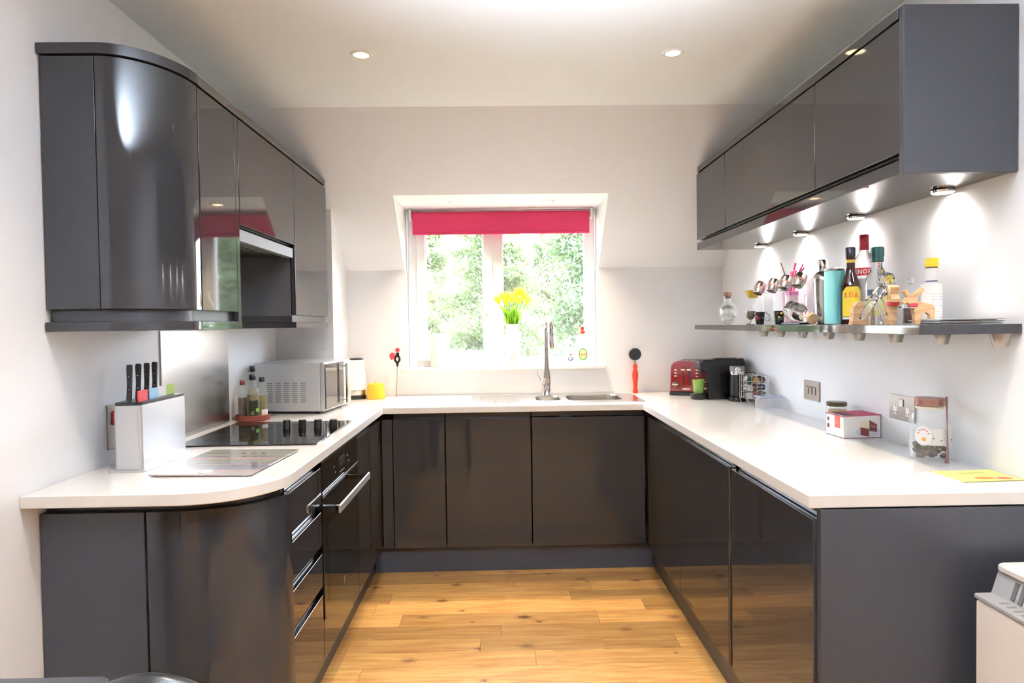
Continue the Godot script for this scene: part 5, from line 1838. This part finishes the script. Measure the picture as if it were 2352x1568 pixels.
	part("contents", geo().lathe(prof([0.0, 0.003, 0.022, 0.003, 0.022, 0.05, 0.0, 0.05]), 20), mat("syrup", C8(58, 10, 16), 0.1), t)
	part("cap", geo().lathe(prof([0.009, 0.126, 0.0105, 0.127, 0.0105, 0.146, 0.0, 0.147]), 18), mats["aluminium"], t)
	# bitters bottle wrapped in oversized white paper
	t = thing("bitters_bottle", "white paper wrapped bottle with bright yellow cap", "bottle", V(2.552, S, 2.212))
	part("wrap", geo().lathe(prof([0.0, 0.0, 0.0265, 0.0, 0.0275, 0.004, 0.0275, 0.118, 0.0265, 0.1185]), 28), mats["paper_white"], t)
	part("neck", geo().lathe(prof([0.024, 0.117, 0.0165, 0.121, 0.0155, 0.126, 0.0155, 0.17]), 24), mats["paper_white"], t)
	band(t, 0.0158, 0.1235, 0.1285, 0, 360, mat("label_violet", C8(66, 48, 96), 0.5), "neck_band")
	band(t, 0.0158, 0.165, 0.1695, 0, 360, mat("label_brown", C8(70, 44, 40), 0.5), "neck_band")
	part("cap", geo().lathe(prof([0.0175, 0.169, 0.018, 0.17, 0.0178, 0.192, 0.0165, 0.195, 0.0, 0.1955]), 24), mat("cap_yellow", C8(246, 216, 50), 0.35), t)
	g = geo()
	for k in 9:
		g.box(V(-0.018, 0.02 + k * 0.0085, 0.0262), V(0.018 - (k % 3) * 0.004, 0.0212 + k * 0.0085, 0.0277))
	part("print_lines", g, mat("print_grey", C8(190, 190, 198), 0.6), t).set_meta("kind", "stuff")
	# loose papers
	rng.seed = 66
	var cols := [C8(96, 92, 92), C8(196, 206, 216), C8(60, 62, 78), C8(214, 222, 230), C8(244, 242, 238)]
	var nm := ["grey", "pale blue", "dark blue", "silver", "white"]
	for k in 5:
		t = thing("magazine", "%s covered magazine in the loose pile at the shelf end" % nm[k], "magazine", V(2.555 + rng.randf_range(-0.01, 0.01), S + 0.0002 + k * 0.0031, 2.315 + rng.randf_range(-0.015, 0.015)), rng.randf_range(-0.12, 0.12), "magazines on the shelf")
		part("pages", geo().box(V(-0.082, 0.0003, -0.065), V(0.082, 0.0024, 0.065), 0.0005), mats["paper_white"], t)
		part("cover", geo().box(V(-0.084, 0.0024, -0.067), V(0.084, 0.003, 0.067)), mat("cover_%d" % k, cols[k], 0.4), t)


func reindeer(at: Vector3, turn: float, label: String, h: float) -> void:
	# cut from a board: body, legs, neck and antlers in one outline
	var t := thing("wooden_reindeer", label, "ornament", at, turn, "wooden reindeer on the shelf")
	var k := h / 0.1
	var o := PackedVector2Array()
	for q in [[-0.004, 0.0], [-0.008, 0.03], [-0.012, 0.05], [-0.024, 0.062], [-0.034, 0.058], [-0.036, 0.066], [-0.024, 0.078], [-0.034, 0.096], [-0.026, 0.1], [-0.016, 0.084], [-0.008, 0.086], [0.012, 0.104], [0.02, 0.098], [0.002, 0.078], [0.0, 0.066], [0.026, 0.06], [0.04, 0.056], [0.046, 0.044], [0.044, 0.0], [0.034, 0.0], [0.032, 0.026], [0.024, 0.034], [0.012, 0.03], [0.008, 0.0]]:
		o.append(Vector2(q[0], q[1]) * k)
	var g := Geo.new()
	g.xf = Transform3D(Basis(V(1, 0, 0), V(0, 0, -1), V(0, 1, 0)), Vector3.ZERO)
	g.prism(o, -0.011, 0.011, 0.001)
	part("body", g, mats["light_wood"], t)
	var red := mat("ribbon_red", C8(214, 36, 56), 0.6)
	g = geo()
	g.box(V(-0.018, 0.05, -0.013) * k, V(0.002, 0.06, 0.013) * k, 0.002)
	var sc := part("scarf", g, red, t)
	g = geo()
	for s in 4:
		g.blob(V(-0.016 + s * 0.0055, 0.0525 + (s % 2) * 0.004, 0.0132) * k, Vector3.ONE * 0.0012, null, 0.0, 4, 6)
	part("dots", g, mats["paper_white"], sc).set_meta("kind", "stuff")
	part("bell", geo().blob(V(-0.013, 0.046, 0.014) * k, Vector3.ONE * 0.0042, null, 0.0, 8, 12), mats["brushed_nickel"], t)


# ---------------------------------------------------------------- heater, table and chair
func build_foreground() -> void:
	var t: Node3D
	var g: Geo
	# storage heater on the right wall
	t = thing("storage_heater", "white storage heater with a grey louvred top by the end panel", "heater", V(W - 0.001, 0, 2.6))
	var wh := mat("heater_white", C8(238, 234, 230), 0.35)
	var gy := mat("heater_grey", C8(158, 154, 152), 0.45)
	var d := 0.262
	var L := 1.0
	part("casing", geo().box(V(-d, 0.09, 0.0), V(-0.001, 0.672, L), 0.006), wh, t)
	g = geo()
	g.box(V(-d - 0.002, 0.672, -0.002), V(-0.04, 0.684, L + 0.002), 0.003)
	var ledge := part("ledge", g, gy, t)
	# slanted louvre panel rising to the top cap
	g = Geo.new()
	g.xf = Transform3D(Basis(V(1, 0, 0), V(0, 0, -1), V(0, 1, 0)), Vector3.ZERO)
	g.prism(P2([-0.222, 0.684, -0.204, 0.738, -0.002, 0.738, -0.002, 0.684]), -L, 0.0)
	var lv := part("louvre_panel", g, gy, t)
	for k in 40:
		var z := 0.06 + k * 0.0225
		var s := geo()
		s.xf = Transform3D(Basis(V(0, 0, 1), -0.32), V(-0.2215, 0.69, z))
		s.box(V(-0.0012, 0.0, 0.0), V(0.004, 0.043, 0.011))
		part("louvre", s, mat("louvre_dark", C8(84, 80, 78), 0.6), lv)
		if k < 38:
			part("ledge_slot", geo().box(V(-d + 0.012, 0.684, z), V(-0.228, 0.6846, z + 0.009)), mat("slot_dark", C8(118, 114, 112), 0.6), ledge)
	g = geo()
	g.prism(rounded(-0.213, -0.004, -0.001, L + 0.004, 0.02), 0.738, 0.756, 0.005)
	part("top_cap", g, wh, t)
	for z in [0.12, 0.88]:
		part("foot", geo().box(V(-0.2, 0.0005, z - 0.03), V(-0.04, 0.09, z + 0.03), 0.004), gy, t)
	# dark dining table, only its far edge shows
	var tm := mat("table_dark", C8(56, 54, 55), 0.3)
	t = thing("dining_table", "dark charcoal dining table beside the left wall", "table", V(0.31, 0, 3.52))
	part("table_top", geo().prism(rounded(-0.29, -0.49, 0.29, 0.45, 0.02), 0.722, 0.752, 0.003), tm, t)
	for q in [[-0.24, -0.43], [0.24, -0.43], [-0.24, 0.39], [0.24, 0.39]]:
		part("leg", geo().box(V(q[0] - 0.025, 0.0005, q[1] - 0.025), V(q[0] + 0.025, 0.722, q[1] + 0.025), 0.003), tm, t)
	# chair standing beside the table, the top of its rounded back shows
	t = thing("dining_chair", "black dining chair with a rounded top rail beside the table", "chair", V(0.8, 0, 3.27), 0.0)
	var bk := mat("chair_black", C8(26, 25, 26), 0.28)
	part("seat", geo().prism(rounded(-0.18, 0.02, 0.18, 0.38, 0.05), 0.43, 0.465, 0.01), bk, t)
	for q in [[-0.15, 0.05], [0.15, 0.05], [-0.15, 0.35], [0.15, 0.35]]:
		part("leg", geo().tube([V(q[0] * 1.08, 0.0005, q[1]), V(q[0], 0.435, q[1])], [0.013, 0.017], 10), bk, t)
	g = geo()
	var pts := []
	for k in 17:
		var f := k / 16.0
		pts.append(V(-0.175 + 0.35 * f, 0.55 + 0.324 * pow(sin(PI * (0.04 + 0.92 * f)), 0.42), 0.03 + 0.02 * sin(PI * f) - 0.02))
	g.tube(pts, 0.018, 12)
	part("top_rail", g, bk, t)
	for s in [-1, 1]:
		part("back_post", geo().tube([V(s * 0.15, 0.46, 0.05), V(s * 0.172, 0.68, 0.012)], 0.014, 8), bk, t)
	for k in 3:
		var x := -0.08 + k * 0.08
		part("spindle", geo().tube([V(x, 0.46, 0.05), V(x, 0.85, 0.03)], 0.009, 8), bk, t)
